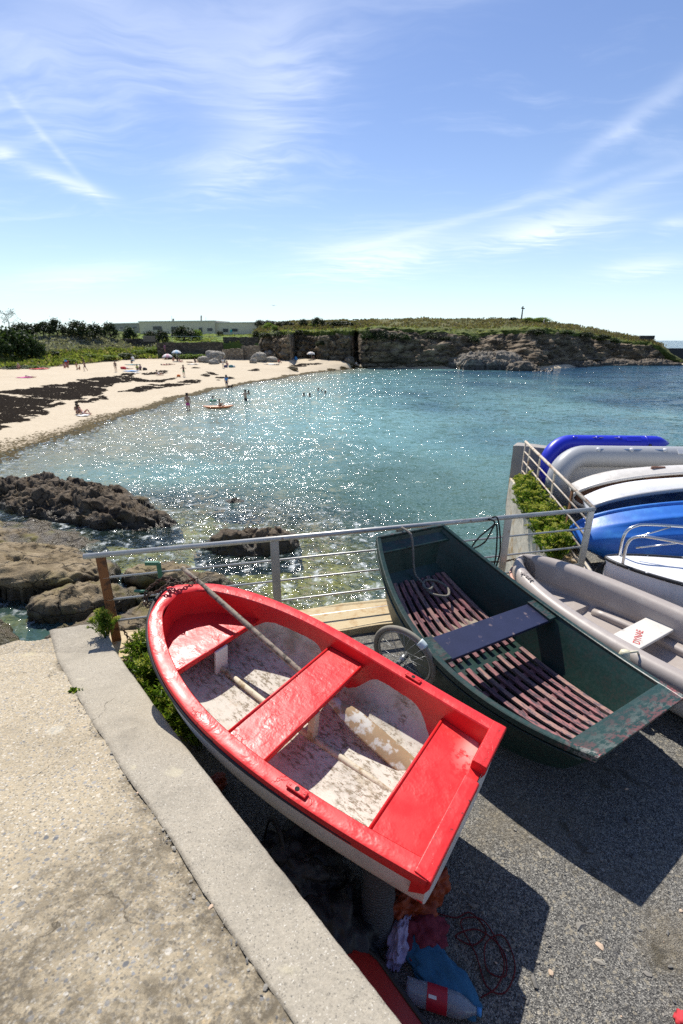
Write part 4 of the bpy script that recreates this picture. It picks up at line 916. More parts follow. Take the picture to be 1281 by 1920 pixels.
# local x runs stern->bow; yaw 180 turns the bow to the left. roll +90 shows the bottom to the viewer, -90 the inside
bl, wq, gq, dq = hull_boat('plastic_dinghy', 'bright blue moulded dinghy on its side, ribbed bottom towards the path', 'dinghy', stored(6.0, 5.70, .44, 178, 80), 2.92, .55, .50, 2.3, .52, .1, .10, M_BLUEP, M_BLUEP, M_BLUEP, ribs=5, nsec=2.3, rimr=.03)
M_DECKGREY = simple('grey blue inner paint', (.22, .24, .28), .5, .2, 4, .2, 30, .004, col2=(.09, .12, .20), thr=(.48, .58), scale2=3)
M_SILVER = mat_gel('silver grey rim', (.42, .42, .42), .35, (.30, .28, .25), .3)
M_BROWNIN = simple('brown inner paint', (.17, .085, .055), .6, .3, 4, .3, 30, .004, col2=(.30, .21, .15), thr=(.52, .7))
M_CREAMG = mat_gel('cream gelcoat', (.60, .57, .52), .35, (.34, .30, .25), .4)
b1, wq, gq, dq = hull_boat('sailing_dinghy', 'white dinghy on its side with a silver rim and grey blue inside', 'dinghy', stored(6.65, 6.12, .58, 176, -120), 3.15, .60, .44, 2.2, .55, .1, .12, M_GELW, M_DECKGREY, M_SILVER, rimr=.032, nsec=2.4)
MB().box((1.35, 0, -.18), (.24, 1.02, .03)).obj('thwart', M_DECKGREY, b1, bevel=.005); MB().box((.62, 0, -.2), (.5, 1.0, .28)).obj('stern_locker', simple('dark navy paint', (.012, .018, .05), .5, .2, 6, .1), b1, bevel=.01)
b2, wq, gq, dq = hull_boat('rowing_boat', 'cream boat on its side with a brown inside, in front of the grey inflatable', 'boat', stored(6.80, 6.98, .52, 176, -116), 3.10, .58, .42, 2.4, .55, .1, .12, M_CREAMG, M_BROWNIN, M_CREAMG, rimr=.026, nsec=2.5)
MB().box((1.9, 0, -.16), (.20, .95, .03)).obj('thwart', M_BROWNIN, b2, bevel=.005); MB().box((1.1, 0, -.16), (.20, 1.0, .03)).obj('thwart', M_BROWNIN, b2, bevel=.005)
M_PVCG = simple('grey inflatable fabric', (.36, .37, .38), .42, .06, 3, .1, 20, .004); M_PVCB = simple('royal blue inflatable fabric', (.018, .03, .52), .36, .12, 3, .1, 20, .004)
M_PVCW = simple('pale grey patch', (.55, .56, .57), .45, .05, 3, .05)
def inflatable(label, Mx, L, B, r, m, mfloor, mpatch, mrope):
    root = thing('inflatable_boat', label, 'inflatable', mat=Mx); h = B/2-r
    arc = [[L-r-h*1.15+h*1.15*math.sin(a), h*math.cos(a), .18*math.sin(a)**2] for a in np.linspace(0, math.pi, 26)]
    arm = lambda s_: [[x, s_*h, 0] for x in np.linspace(-.32, L-r-h*1.15-.05, 22)]
    path = np.array(arm(1)+arc+arm(-1)[::-1]); rad = np.full(len(path), r); rad[:5] = np.array([.18, .55, .85, .98, 1])*r; rad[-5:] = rad[:5][::-1]
    tb = MB().tube(path, rad, 20).obj('tube', m, root, True)
    fl = MB(); V = [[x, y*max(.05, h*(1 if x < L-h*1.3-r else math.sqrt(max(0, 1-((x-(L-h*1.15-r))/(h*1.15))**2)))), -.06] for x in np.linspace(.05, L-r-.02, 20) for y in (-1, -.5, 0, .5, 1)]
    fl.add(V, gridF(20, 5)); fl.obj('floor', mfloor, root, True)
    MB().box((.08, 0, .02), (.035, 2*h, .30)).obj('transom', mfloor, root, bevel=.006)
    for s_ in (1, -1):
        pts = [[x, s_*(h+r*.75), r*.72+z] for x, z in ((L*.30, 0), (L*.40, -.03), (L*.5, 0), (L*.6, -.05), (L*.70, 0))]
        MB().tube(spline(pts, 40), .007, 6).obj('grab_rope', mrope, root, True)
        for x in (L*.30, L*.5, L*.70):
            MB().tube([[x, s_*(h+r*.70), r*.66], [x, s_*(h+r*.80), r*.76]], .035, 14).obj('rope_patch', mpatch, root, True)
        MB().box((L*.18, s_*(h+r*.62), r*.80), (.26, .09, .02), (s_*R(-38), 0, 0)).obj('oar_holder', mpatch, root, bevel=.006)
        MB().tube([[.10, s_*h, 0], [.14, s_*h, 0]], r*1.012, 24).obj('seam_band', mpatch, root, True)
    return root
inflatable('pale grey inflatable boat stored on its edge with a blue grab rope', stored(6.30, 7.86, .52, 177, -86), 2.75, 1.25, .185, M_PVCG, M_PVCW, M_PVCW, M_ROPEB)
inflatable('royal blue inflatable boat on its edge, last before the parapet', stored(5.75, 8.62, .64, 177, -86), 2.05, 1.10, .140, M_PVCB, simple('black floor fabric', (.02, .022, .03), .6, .2, 4, .1), M_PVCB, M_ROPE)
rope('rope', 'loops of black rope tied to the railing between two posts', [(1.62, 4.80, 1.0), (1.60, 4.76, 1.03), (1.66, 4.74, .98), (1.52, 4.78, .80), (1.46, 4.80, .66), (1.60, 4.80, .74), (1.70, 4.80, .95), (1.74, 4.80, .60), (1.72, 4.79, .30), (1.78, 4.80, .62), (1.70, 4.76, 1.02), (1.64, 4.86, 1.0)], .009, M_ROPEK)
# ================================================================== ROCKS
def mat_rock(name, c0, c1, c2, algae=.6, wetz=-2.75):
    m, t = material(name); o = t.obj; x, y, z = t.sep(o)
    n = t.noise(o, 1.3, 8, .68); c = t.ramp(n, [(.28, c0), (.5, c1), (.72, c2)]); c = t.mix(t.mr(t.noise(o, 7, 7, .75), .5, .72, 0, .7), c, tuple(q*.55 for q in c1))
    c = t.mix(t.mr(t.noise(o, 22, 5, .7), .6, .75, 0, .5), c, tuple(min(1, q*1.3) for q in c2))
    zz_ = t.m('ADD', z, t.m('MULTIPLY', t.m('SUBTRACT', t.noise(o, 2.2, 5), .5), .9)); wet = t.mr(zz_, wetz+.20, wetz-.15)
    al = t.m('MULTIPLY', t.m('MULTIPLY', t.mr(t.noise(o, 1.1, 5, .65), .50, .64), t.mr(zz_, wetz+.5, wetz)), algae); c = t.mix(al, c, (.13, .125, .018))
    crk = t.mr(t.voro(t.vm('ADD', t.map(o, (.55, 1.1, 1.6), (0, R(12), R(18))), t.vm('SCALE', t.noise(o, 1.7, 5, color=True), scale=.55)), 1.25, 'DISTANCE_TO_EDGE'), 0, .028, 1, 0); c = t.mix(t.m('MULTIPLY', crk, .8), c, (.03, .024, .016))
    c = t.mix(t.m('MULTIPLY', wet, .72), c, (.028, .024, .014))
    h = t.m('ADD', t.noise(o, 3.2, 9, .72), t.m('MULTIPLY', t.noise(t.map(o, (6, 6, 22), (R(12), R(8), 0)), 1.0, 6, .7), .6)); h = t.m('SUBTRACT', h, t.m('MULTIPLY', crk, .5))
    pset(t, c, t.mr(wet, 0, 1, .85, .35), t.bump(h, .9, .10), .35); return m
M_ROCKB = mat_rock('dark fractured rock', (.045, .034, .024), (.115, .085, .055), (.20, .155, .105), .25, -3.05)
M_ROCKS = mat_rock('tan shore slab rock', (.12, .088, .048), (.245, .185, .105), (.36, .285, .18), .8, -2.95)
M_ROCKP = mat_rock('pale grey boulder', (.17, .15, .12), (.32, .29, .24), (.46, .43, .37), 0, -9)
M_ROCKD = mat_rock('dark cliff foot rock', (.055, .045, .035), (.14, .115, .085), (.26, .22, .17), 0, -2.9)
def outcrop(label, cx, cy, rx, ry, yaw, h, mat, seed, cell=.9, rough=1.0, tilt=(0, 0), res=.055, z0=SEA-.5, power=.42, strike=20, flat=0, group=None, name='rock', bed=.16, bt=(.10, .16), under=0):
    n, m = max(40, int(2.4*rx/res)), max(30, int(2.4*ry/res)); a, b = np.meshgrid(np.linspace(-1.2, 1.2, n), np.linspace(-1.2, 1.2, m), indexing='ij'); a, b = a.ravel(), b.ravel()
    X, Y = a*rx, b*ry; P2 = np.stack([X, Y, np.full(len(X), seed*7.7)], 1)
    wv = .28*fbm(P2*[.7/max(rx, 1)*2, .9, 1], 4, .55, seed); r = np.sqrt(a*a+b*b)*(1+.0*wv)+wv*.8
    env = np.clip(1-r*r, 0, 1)**power
    ca, sa = math.cos(R(strike)), math.sin(R(strike)); Q = np.stack([(X*ca+Y*sa)/(cell*2.6), (-X*sa+Y*ca)/cell, np.full(len(X), seed*3.3)], 1); Q = Q+.22*np.stack([fbm(P2*1.3, 3, .5, 1), fbm(P2*1.3, 3, .5, 2), 0*X], 1)
    f1, f2, idd, C = voro(Q*[1, 1, 0]+[0, 0, seed], seed); tl_ = (Q[:, 1]-C[:, 1])*(idd-.5)*1.0+(Q[:, 0]-C[:, 0])*(((idd*7) % 1)-.5)*.8
    crack = np.exp(-((f2-f1)/.07)**2); g1, g2, id2, C2 = voro(Q*[2.3, 2.6, 0]+9, seed+5); crack2 = np.exp(-((g2-g1)/.08)**2)
    blk = (idd-.5)*.55+tl_*.5+(id2-.5)*.20-.30*crack-.10*crack2
    if flat: blk = blk*(1-flat)
    z = z0+(h+.5)*env*(1+0)+env*rough*(blk*.75*min(1, h)+.10*fbm(P2*2.6, 5, .58, seed+2))+X*tilt[0]*env+Y*tilt[1]*env
    if bed:
        bd_ = X*bt[0]+Y*bt[1]+.10*fbm(P2*1.1, 3, .5, 7); q_ = (z-bd_)/bed; fq = q_-np.floor(q_); z = np.where(env > 0, z*.35+.65*(bed*(np.floor(q_)+sstep(.45, 1, fq))+bd_), z)
    sh = .10*rough*np.stack([fbm(P2*1.8+z[:, None], 3, .5, 8), fbm(P2*1.8-z[:, None], 3, .5, 9)], 1); X = X+sh[:, 0]; Y = Y+sh[:, 1]
    z = np.where(env <= 0, z0-.3, z); cy_, sy_ = math.cos(R(yaw)), math.sin(R(yaw))
    V = np.stack([cx+X*cy_-Y*sy_, cy+X*sy_+Y*cy_, z], 1)
    if under: V[:, 1] += under*np.maximum(0, z0+.5+h*.72-z)*sstep(0, -.4, b)*(env > 0)
    return tag(mk(name, V, gridF(n, m)[:, ::-1], mat), label, 'rock', group)
outcrop('long dark fractured rock ridge reaching into the water at the left', -11.0, 17.6, 5.7, 1.75, -25, .80, M_ROCKB, 3, .45, 1.15, (0, .04), .04, strike=10, power=.42, bed=.14, bt=(.16, .30), under=.3)
outcrop('broad flat tan rock shelf below the dark ridge', -11.2, 13.8, 3.7, 1.9, -14, .46, M_ROCKS, 5, .9, .6, (-.06, 0), .045, flat=.4, strike=-10, power=.28)
outcrop('big tan slab with a black undercut, left of the rusted post', -8.9, 11.55, 2.75, 1.25, -8, .80, M_ROCKS, 8, .95, .6, (-.05, -.10), .034, flat=.45, strike=8, power=.16, under=.75)
outcrop('low algae covered slab beside the foamy rock pool', -8.4, 8.5, 2.0, .75, -8, .45, M_ROCKS, 12, .8, .8, (-.08, .1), .035, flat=.4, power=.25, under=.3)
outcrop('tan boulder just beyond the rusted railing post', -4.95, 11.2, 1.25, .70, -4, .60, M_ROCKS, 15, .7, .7, (0, -.15), .03, flat=.3, power=.2, under=.7)
outcrop('cracked tan boulder seen between the upper rails', -3.75, 11.0, 1.0, .55, 8, .42, M_ROCKS, 21, .7, .7, (.0, .15), .03, flat=.2, power=.4)
outcrop('greenish boulder seen below the second rail by the rusted post', -4.3, 9.3, 1.0, .62, 14, .50, M_ROCKS, 24, .6, .7, (0, -.1), .03, power=.36)
outcrop('rounded rock seen through the lower rails by the rusted post', -3.7, 8.0, 1.0, .75, -10, .60, M_ROCKS, 27, .7, .6, (0, .1), .03, flat=.3, power=.4)
outcrop('tan slab filling the gap between the undercut slab and the rusted post', -6.3, 10.0, 1.25, .85, 6, .58, M_ROCKS, 61, .8, .7, (0, -.1), .034, flat=.3, power=.2, under=.5)
outcrop('sloping tan slab beside the path end below the rusted post', -5.35, 8.55, 1.15, .75, 12, .52, M_ROCKS, 63, .7, .7, (0, -.1), .034, flat=.3, power=.22, under=.5)
outcrop('wet brown rock along the front of the foamy pool', -7.4, 7.15, 1.7, .55, -6, .50, M_ROCKS, 65, .6, .9, (0, .05), .034, flat=.2, power=.3)
outcrop('low brown rock under the shadow of the undercut slab', -9.9, 9.75, 1.7, .75, -4, .42, M_ROCKS, 67, .7, .8, (0, .05), .036, flat=.2, power=.3)
outcrop('low rock at the foot of the path end', -5.2, 7.3, 1.0, .55, 10, .50, M_ROCKS, 29, .6, .8, (0, .1), .03, power=.4)
outcrop('flat topped dark rock standing in the glittering shallows behind the railing', -2.75, 13.6, 1.55, .62, 3, .62, M_ROCKB, 31, .55, 1.0, (0, .10), .03, power=.30, strike=5)
outcrop('small dark rock breaking the surface beyond the flat topped one', -4.35, 18.1, .95, .42, -6, .22, M_ROCKB, 34, .4, .9, (0, 0), .03, power=.5)
outcrop('dark wet rock at the foot of the quay behind the punt', .35, 7.2, .9, .6, 10, .85, M_ROCKB, 37, .5, .9, (0, .1), .035, power=.4)
def boulder(label, pos, size, mat, seed, yaw=0, group=None, sub=4, bl=.5):
    bm = bmesh.new(); bmesh.ops.create_icosphere(bm, subdivisions=sub, radius=1); V = np.array([v.co[:] for v in bm.verts]); F = [[v.index for v in f.verts] for f in bm.faces]; bm.free()
    f1, f2, idd, _ = voro(V*1.3+seed, seed); d = 1+.22*fbm(V*1.1+seed, 4, .5, seed)+bl*.30*(idd-.5)-bl*.16*np.exp(-((f2-f1)/.09)**2)+.04*fbm(V*5+seed, 3)
    V = np.sign(V)*np.abs(V)**.85*d[:, None]*np.array(size); c, s = math.cos(R(yaw)), math.sin(R(yaw)); V = np.stack([V[:, 0]*c-V[:, 1]*s, V[:, 0]*s+V[:, 1]*c, V[:, 2]], 1)
    return tag(mk('boulder', V+np.array(pos), F, mat), label, 'rock', group)
def bpx(label, u, v, w, h, mat, seed, dep=.8, group=None, lift=.35, **kw):
    p = on_beach(u, v); sc = pxm(p); return boulder(label, (p.x, p.y+w*sc*dep*.4, p.z+h*sc*lift), (w*sc*.5, w*sc*dep*.5, h*sc*.62), mat, seed, group=group, **kw)
bpx('largest pale boulder on the sand against the stone wall', 402, 680, 40, 22, M_ROCKP, 3)
bpx('pale sloping boulder left of the largest one by the wall', 384, 680, 26, 12, M_ROCKP, 5)
bpx('low pale rock at the front of the wall boulders', 400, 683, 22, 9, M_ROCKP, 6)
bpx('grey jagged rock at the foot of the cliff pillar', 486, 679, 26, 18, M_ROCKP, 9)
bpx('small grey rock left of the jagged one on the sand', 474, 681, 14, 8, M_ROCKP, 11)
bpx('flat pale rock right of the jagged one on the sand', 508, 679, 26, 10, M_ROCKP, 13)
bpx('upper grey rock leaning on the cliff pillar', 505, 672, 22, 15, M_ROCKP, 15)
bpx('dark rounded rock behind the jagged grey one', 478, 672, 16, 12, M_ROCKD, 16)
bpx('weed covered rocks on the sand near the water', 548, 694, 22, 7, M_ROCKS, 18)
for (u, v, w_, h_, sd_, lb) in ((695, 688, 40, 10, 2, 'long flat dark rock beside the cliff cave'), (720, 689, 44, 12, 4, 'broad dark rock with a sloping top right of the cave'), (655, 682, 22, 12, 6, 'dark rock heap left of the cave mouth'), (742, 689, 26, 9, 7, 'low dark rock between the sloping one and the beach spit'),
        (775, 688, 36, 9, 8, 'low ledge rock under the middle of the cliff'), (815, 688, 46, 12, 9, 'wide cliff foot rock left of the big outcrop'), (848, 687, 34, 14, 10, 'pale capped rock against the left of the big outcrop')):
    bpx(lb, u, v, w_, h_, M_ROCKD, sd_, bl=.9)
def shelf(label, u, v, wpx, dep, hpx, seed, mat=None, power=.35, yaw=0, cell=1.6, rough=1.5, bed=.7):
    p = site(u, v, SEA); sc = pxm(p); return outcrop(label, p.x, p.y+dep*.55, wpx*sc*.55, dep*.6, yaw, hpx*sc, mat or M_ROCKD, seed, cell, rough, (0, .10), .16, z0=SEA-.8, power=power, strike=4, bed=bed, bt=(.05, .1), under=.3)
shelf('big layered pale grey rock outcrop jutting from the cliff middle', 925, 694, 125, 10, 36, 41, mat_rock('layered outcrop rock', (.07, .06, .048), (.20, .175, .14), (.34, .31, .26), 0, -2.3), .30, 0, 2.2, 2.2)
shelf('dark seaward rock at the base of the big outcrop', 985, 696, 60, 5, 20, 43, None, .4)
shelf('low rock ledge awash right of the big outcrop', 1030, 697, 60, 2.5, 5, 45, None, .5)
shelf('dark rock ledge along the cliff foot on the right', 1090, 688, 90, 5, 14, 47, None, .45)
shelf('rounded rock platform below the sloping end of the headland', 1165, 686, 120, 6, 14, 49, None, .45)
shelf('last rocks at the tip of the headland', 1245, 686, 100, 6, 14, 51, None, .5)
shelf('tiny rock island off the headland rocks', 1010, 700, 30, 1.5, 3.5, 53, None, .5)

# ================================================================== PLANTS
def leaf_mat(name, ca, cb, cc=None, trans=.35, rough=.6):
    m, t = material(name); gi = t.new('ShaderNodeNewGeometry').outputs['Random Per Island']
    c = t.mix(gi, ca, cb)
    if cc: c = t.mix(t.mr(gi, .86, .92), c, cc)
    pset(t, c, rough, None, .3); tr = t.new('ShaderNodeBsdfTranslucent'); t.put(tr.inputs[0], t.mix(.5, c, t.mix(1.0, c, (1.6, 1.7, .5), 'MULTIPLY'))); mx = t.new('ShaderNodeMixShader'); mx.inputs[0].default_value = trans
    t.l.new(t.b.outputs[0], mx.inputs[1]); t.l.new(tr.outputs[0], mx.inputs[2]); t.l.new(mx.outputs[0], t.out.inputs[0]); return m
M_LFD = leaf_mat('dark evergreen leaves', (.014, .022, .008), (.040, .058, .018), None, .2)
M_LFC = leaf_mat('cypress green leaves', (.018, .035, .010), (.050, .080, .022), None, .25)
M_LFB = leaf_mat('bright shrub leaves', (.085, .135, .022), (.19, .26, .045), None, .45)
M_LFG = leaf_mat('silver grey scrub leaves', (.14, .14, .10), (.30, .29, .23), (.40, .39, .31), .35)
M_LFH = leaf_mat('heath blades', (.10, .09, .04), (.24, .19, .105), (.17, .18, .05), .35)
M_LFT = leaf_mat('dune grass blades', (.10, .13, .028), (.24, .27, .07), (.30, .25, .13), .5)
M_LFS = leaf_mat('sea fennel leaves', (.055, .11, .016), (.15, .23, .028), (.30, .34, .045), .55, .45)
M_UMB = leaf_mat('sea fennel flower heads', (.30, .32, .05), (.46, .46, .10), None, .35)
M_BARK = simple('dull bark', (.10, .075, .05), .9, .3, 8, .4, 40, .004)
def quads(C, size, rng, asp=1.0, up=0.0):
    """one randomly turned leaf-like quad per centre"""
    n = len(C); a = rng.normal(size=(n, 3)); a[:, 2] += up*2; a /= np.linalg.norm(a, axis=1)[:, None]; b = np.cross(a, rng.normal(size=(n, 3))); b /= np.linalg.norm(b, axis=1)[:, None]
    s = np.broadcast_to(size, (n,))[:, None]*rng.uniform(.6, 1.3, (n, 1)); a = a*s*asp; b = b*s*.5
    V = np.stack([C-b*.35, C+a*.5-b, C+a, C+a*.5+b], 1).reshape(-1, 3); return V, np.arange(4*n).reshape(-1, 4)
def crown(seed, nclump=46, per=26, leaf=.10, shape=1.0, csize=.22):
    rng = np.random.default_rng(seed); d = rng.normal(size=(nclump, 3)); d[:, 2] = np.abs(d[:, 2])*1.0-.25; d /= np.linalg.norm(d, axis=1)[:, None]; rr = rng.uniform(.55, 1.0, (nclump, 1))**.6
    C = d*rr*[.5, .5, .62]+[0, 0, .42]
    if shape > 1: C[:, :2] *= np.clip(1.25-C[:, 2:3], .25, 1)
    P = (C[:, None]+rng.normal(size=(nclump, per, 3))*csize*.42*rng.uniform(.6, 1.3, (nclump, 1, 1))).reshape(-1, 3); P[:, 2] = np.maximum(P[:, 2], .02); return quads(P, leaf, rng)
CROWNS = [crown(i, 60, 30, .085, 2 if i == 3 else 1) for i in range(4)]; CMESH = {}
def bush(label, u, v, w_, h_, mat, var=0, name='shrub', cat='shrub', Y=None, group=None, twig=True):
    p = siteY(u, v, Y) if Y else on_land(u, v); sc = pxm(p)
    root = thing(name, label, cat, (p.x, p.y, p.z-.15), (0, 0, random.uniform(0, 6)), group); root.scale = (w_*sc*.86, w_*sc*.86, h_*sc*.82)
    key = (var, mat.name)
    if key not in CMESH: CMESH[key] = mk('crown', *CROWNS[var], mat, root, False).data
    else: o = bpy.data.objects.new('crown', CMESH[key]); COL.objects.link(o); o.parent = root
    if twig: MB().tube([[0, 0, -.1], [.02, 0, .2], [0, .02, .55]], [.05, .04, .015], 6).obj('trunk', M_BARK, root, True)
    return root
T_, S_ = 'tree', 'shrub'
for a in (('tall dark conifer at the far left edge above the dune', -8, 672, 66, 66, M_LFC, 3, 'conifer_tree', T_), ('dark conifer second from the left edge above the dune', 22, 673, 56, 60, M_LFC, 0, 'conifer_tree', T_), ('broad dark conifer ending the left group above the dune', 52, 674, 54, 56, M_LFC, 1, 'conifer_tree', T_), ('small dark bush at the right foot of the left conifers', 74, 674, 26, 40, M_LFC, 2),
          ('olive hedge bush on the skyline behind the left conifers', 46, 632, 46, 28, M_LFD, 1), ('brownish skyline bush left of the tall rounded one', 83, 630, 34, 30, M_LFD, 2), ('tall rounded dark bush on the skyline', 108, 632, 32, 36, M_LFD, 0), ('large dark bush on the skyline above the grey scrub', 150, 636, 46, 36, M_LFD, 1), ('dark skyline bush beside the large one', 180, 636, 30, 32, M_LFD, 2), ('dark bush nearest the left wing of the villa', 208, 638, 34, 34, M_LFD, 0),
          ('fresh green conical bush below the left wing of the villa', 245, 637, 32, 26, M_LFC, 3), ('grey green bush on the lawn edge left of the big one', 284, 637, 26, 18, M_LFD, 1), ('dark round bush in front of the lawn fence', 306, 643, 24, 27, M_LFD, 2), ('big dark domed bush in front of the villa', 346, 638, 50, 27, M_LFD, 0), ('bright edge bush right of the big domed one', 370, 637, 22, 20, M_LFB, 1),
          ('small dark bush by the villa terrace', 413, 629, 13, 10, M_LFD, 2), ('dark bush at the top of the cliff pillar', 481, 634, 16, 15, M_LFD, 1), ('bright green shrub above the pillar', 504, 618, 22, 14, M_LFB, 0), ('second bright shrub right of the villa', 516, 619, 14, 11, M_LFB, 2)):
    bush(*a)
for a in (('dark skyline hedge just right of the villa', 488, 611, 20, 12, M_LFD, 1), ('dark skyline hedge clump right of the villa hedge', 506, 610, 24, 11, M_LFD, 2), ('low skyline hedge left of the two round bushes', 534, 610, 36, 9, M_LFD, 0), ('round dark skyline bush above the cliff, left of a pair', 569, 611, 18, 14, M_LFD, 1), ('round dark skyline bush above the cliff, right of a pair', 596, 611, 28, 17, M_LFD, 0), ('bright low shrub between the pair of skyline bushes', 586, 612, 16, 7, M_LFB, 2), ('long low skyline hedge right of the pair of bushes', 640, 610, 60, 9, M_LFD, 1),
          ('small dark bush beside the stone cross on the headland', 962, 600.5, 14, 7, M_LFD, 2), ('low green shrub right of the stone cross on the headland', 990, 601, 22, 7, M_LFB, 0), ('broad low shrub on the crest right of the cross', 1013, 604, 36, 10, M_LFB, 1)):
    bush(*a[:5], a[5], a[6], Y=on_land(a[1], max(a[2]+3, 606)).y+2)
for k, (u, v, w_, h_) in enumerate(((95, 664, 40, 14), (160, 668, 40, 12), (195, 672, 50, 14), (235, 670, 40, 16), (262, 664, 36, 16), (290, 662, 34, 22), (330, 671, 40, 14), (352, 672, 36, 16), (372, 671, 36, 15), (30, 690, 60, 12), (72, 690, 40, 12), (120, 678, 44, 14))):
    bush('low green shrub spreading on the dune edge behind the sand', u, v, w_, h_*.6, M_LFB if k % 3 else M_LFC, k % 3, 'dune_shrub', S_, group='low shrubs along the back of the beach', twig=False)
for k, (u, v, w_, h_) in enumerate(((690, 640, 30, 22), (712, 641, 34, 22), (738, 640, 30, 18), (760, 640, 26, 14), (812, 636, 26, 10), (835, 640, 22, 10), (885, 645, 32, 16), (600, 650, 20, 12), (498, 636, 28, 14), (525, 634, 30, 14), (560, 628, 30, 10), (1005, 628, 40, 12), (1060, 630, 44, 12), (1100, 634, 34, 12), (1130, 640, 30, 14), (1150, 645, 26, 12))):
    bush('dark ivy like shrub hanging on the cliff edge', u, v-2, w_*.9, h_*.9, M_LFD if k % 3 else M_LFC, k % 3, 'cliff_shrub', S_, group='shrubs on the cliff face', twig=False)
tr = thing('small_tree', 'sparse leafless looking tree on the far left skyline', 'tree', siteY(16, 612, 118)); b = MB(); b.tube([[0, 0, -2], [0.3, 0, 1.0], [-.4, 0, 3.0]], [.10, .09, .03], 6); lf = []
for k in range(16):
    a = random.uniform(0, 6.28); z = random.uniform(.6, 2.8); e_ = np.array([math.cos(a)*random.uniform(1, 2.8), math.sin(a)*1.2, z+random.uniform(.1, 1.0)]); b.tube([[0, 0, z], e_*.6+[0, 0, z*.4], e_], [.04, .03, .012], 5); lf += list(e_+RNG.normal(size=(16, 3))*.32)
b.obj('trunk', M_BARK, tr, True); mk('crown', *quads(np.array(lf), .22, RNG), M_LFD, tr, False)
# ground cover: blades and tufts spread over the land surface
def cover_on(name, label, t0, t1, u0, u1, n, size, mat, asp=1.6, up=.8, per=6, spread=.35, keep=None):
    i = np.where((LAND_T >= t0) & (LAND_T <= t1))[0]; j = np.where((UX >= u0) & (UX <= u1))[0]; ii = RNG.choice(i[:-1], n); jj = RNG.choice(j[:-1], n); fa, fb_ = RNG.random((n, 1)), RNG.random((n, 1))
    P = (LAND_G[ii, jj]*(1-fa)+LAND_G[ii+1, jj]*fa)*(1-fb_)+(LAND_G[ii, jj+1]*(1-fa)+LAND_G[ii+1, jj+1]*fa)*fb_
    k = fbm(P*[.25, .25, 0]+t0, 3) > RNG.uniform(-.9, .5, n); P = P[k]
    Q = (P[:, None]+RNG.normal(size=(len(P), per, 3))*[spread, spread, .06]).reshape(-1, 3); V, F = quads(Q, size, RNG, asp, up); return tag(mk(name, V, F, mat, None, False), label, None, None, 'stuff')
cover_on('heath', 'brown green heath tufts along the headland top', 3.15, 4.1, 480, 1240, 8000, .36, M_LFH, 1.3, 1.0, 5, .5)
cover_on('grass', 'green grass hanging over the cliff edge', 2.97, 3.35, 480, 1200, 2200, .26, M_LFT, 1.2, .2, 5, .4)
cover_on('grass', 'green dune grass behind the beach', .05, 1.4, -200, 300, 5200, .42, M_LFT, 1.3, .9, 6, .45)
cover_on('scrub', 'silver grey scrub covering the dune slope', 1.3, 2.9, -120, 300, 5600, .40, M_LFG, 1.1, .5, 7, .45)
cover_on('grass', 'short lawn grass in front of the villa', 2.95, 3.8, 230, 480, 2600, .22, M_LFT, 1.0, 1.0, 5, .4)

# sea fennel near the quay: fleshy thin leaves on stems, with yellow green umbels
def fennel(seed, stems=34, h=.30, spread=.20, umbels=8):
    rng = np.random.default_rng(seed); LV, LF, n = [], [], 0; UV = []; stemb = MB()
    for s_ in range(stems):
        a = rng.uniform(0, 6.283); q = rng.uniform(.1, 1); tip = np.array([math.cos(a)*spread*q, math.sin(a)*spread*q, h*rng.uniform(.55, 1.1)*(1.15-.5*q)]); base = tip*[.35, .35, 0]
        P = np.array([base+(tip-base)*f_+np.array([0, 0, .05*math.sin(3.14*f_)]) for f_ in np.linspace(0, 1, 6)]); stemb.tube(P, [.0035, .0033, .003, .0027, .0023, .0018], 4)
        for f_ in np.linspace(.25, 1.0, 15):
            c = base+(tip-base)*f_+np.array([0, 0, .05*math.sin(3.14*f_)])
            for k in range(3):
                d = rng.normal(size=3); d[2] = abs(d[2])*.9+.15; d /= np.linalg.norm(d); L_ = rng.uniform(.03, .062); sd_ = np.cross(d, rng.normal(size=3)); sd_ /= np.linalg.norm(sd_); wq = rng.uniform(.0035, .0055)
                LV += [c-sd_*wq*.5, c+d*L_*.55-sd_*wq, c+d*L_, c+d*L_*.55+sd_*wq, c+sd_*wq*.5]; LF.append([n, n+1, n+2, n+3, n+4]); n += 5
        if s_ < umbels: UV.append(tip+[0, 0, .035])
    ub = []
    for c in UV:
        r = rng.uniform(.025, .045); aa = rng.uniform(0, 6.283, 60); rr = np.sqrt(rng.random(60))*r; ub.append(np.stack([c[0]+rr*np.cos(aa), c[1]+rr*np.sin(aa), c[2]+.012-rr*.25+rng.normal(size=60)*.003], 1))
        stemb.tube([c-[0, 0, .05], c], .002, 4)
    return (np.array(LV), LF), (quads(np.vstack(ub), .013, rng) if ub else None), stemb
FEN = []
def place_fennel(x, y, z, s, k, label, group):
    if len(FEN) <= k:
        (LV, LF), U, sb = fennel(50+k, 34, .30, .20, (0, 9, 14)[k]); root = thing('sea_fennel', label, 'plant', (x, y, z), (0, 0, random.uniform(0, 6)), group)
        mk('leaves', LV, LF, M_LFS, root, False); sb.obj('stem', M_LFS, root, True)
        if U: mk('blossoms', *U, M_UMB, root, False)
        FEN.append(root); root.scale = (s, s, s)
    else:
        root = dup(FEN[k]); root.location = (x, y, z); root.rotation_euler = (random.uniform(-.1, .1), random.uniform(-.1, .1), random.uniform(0, 6)); root.scale = (s, s, s); root['label'] = label; root['group'] = group
    return root
ga = 'sea fennel between the kerb and the red dinghy'; la = 'green sea fennel plant growing between the kerb and the red dinghy'
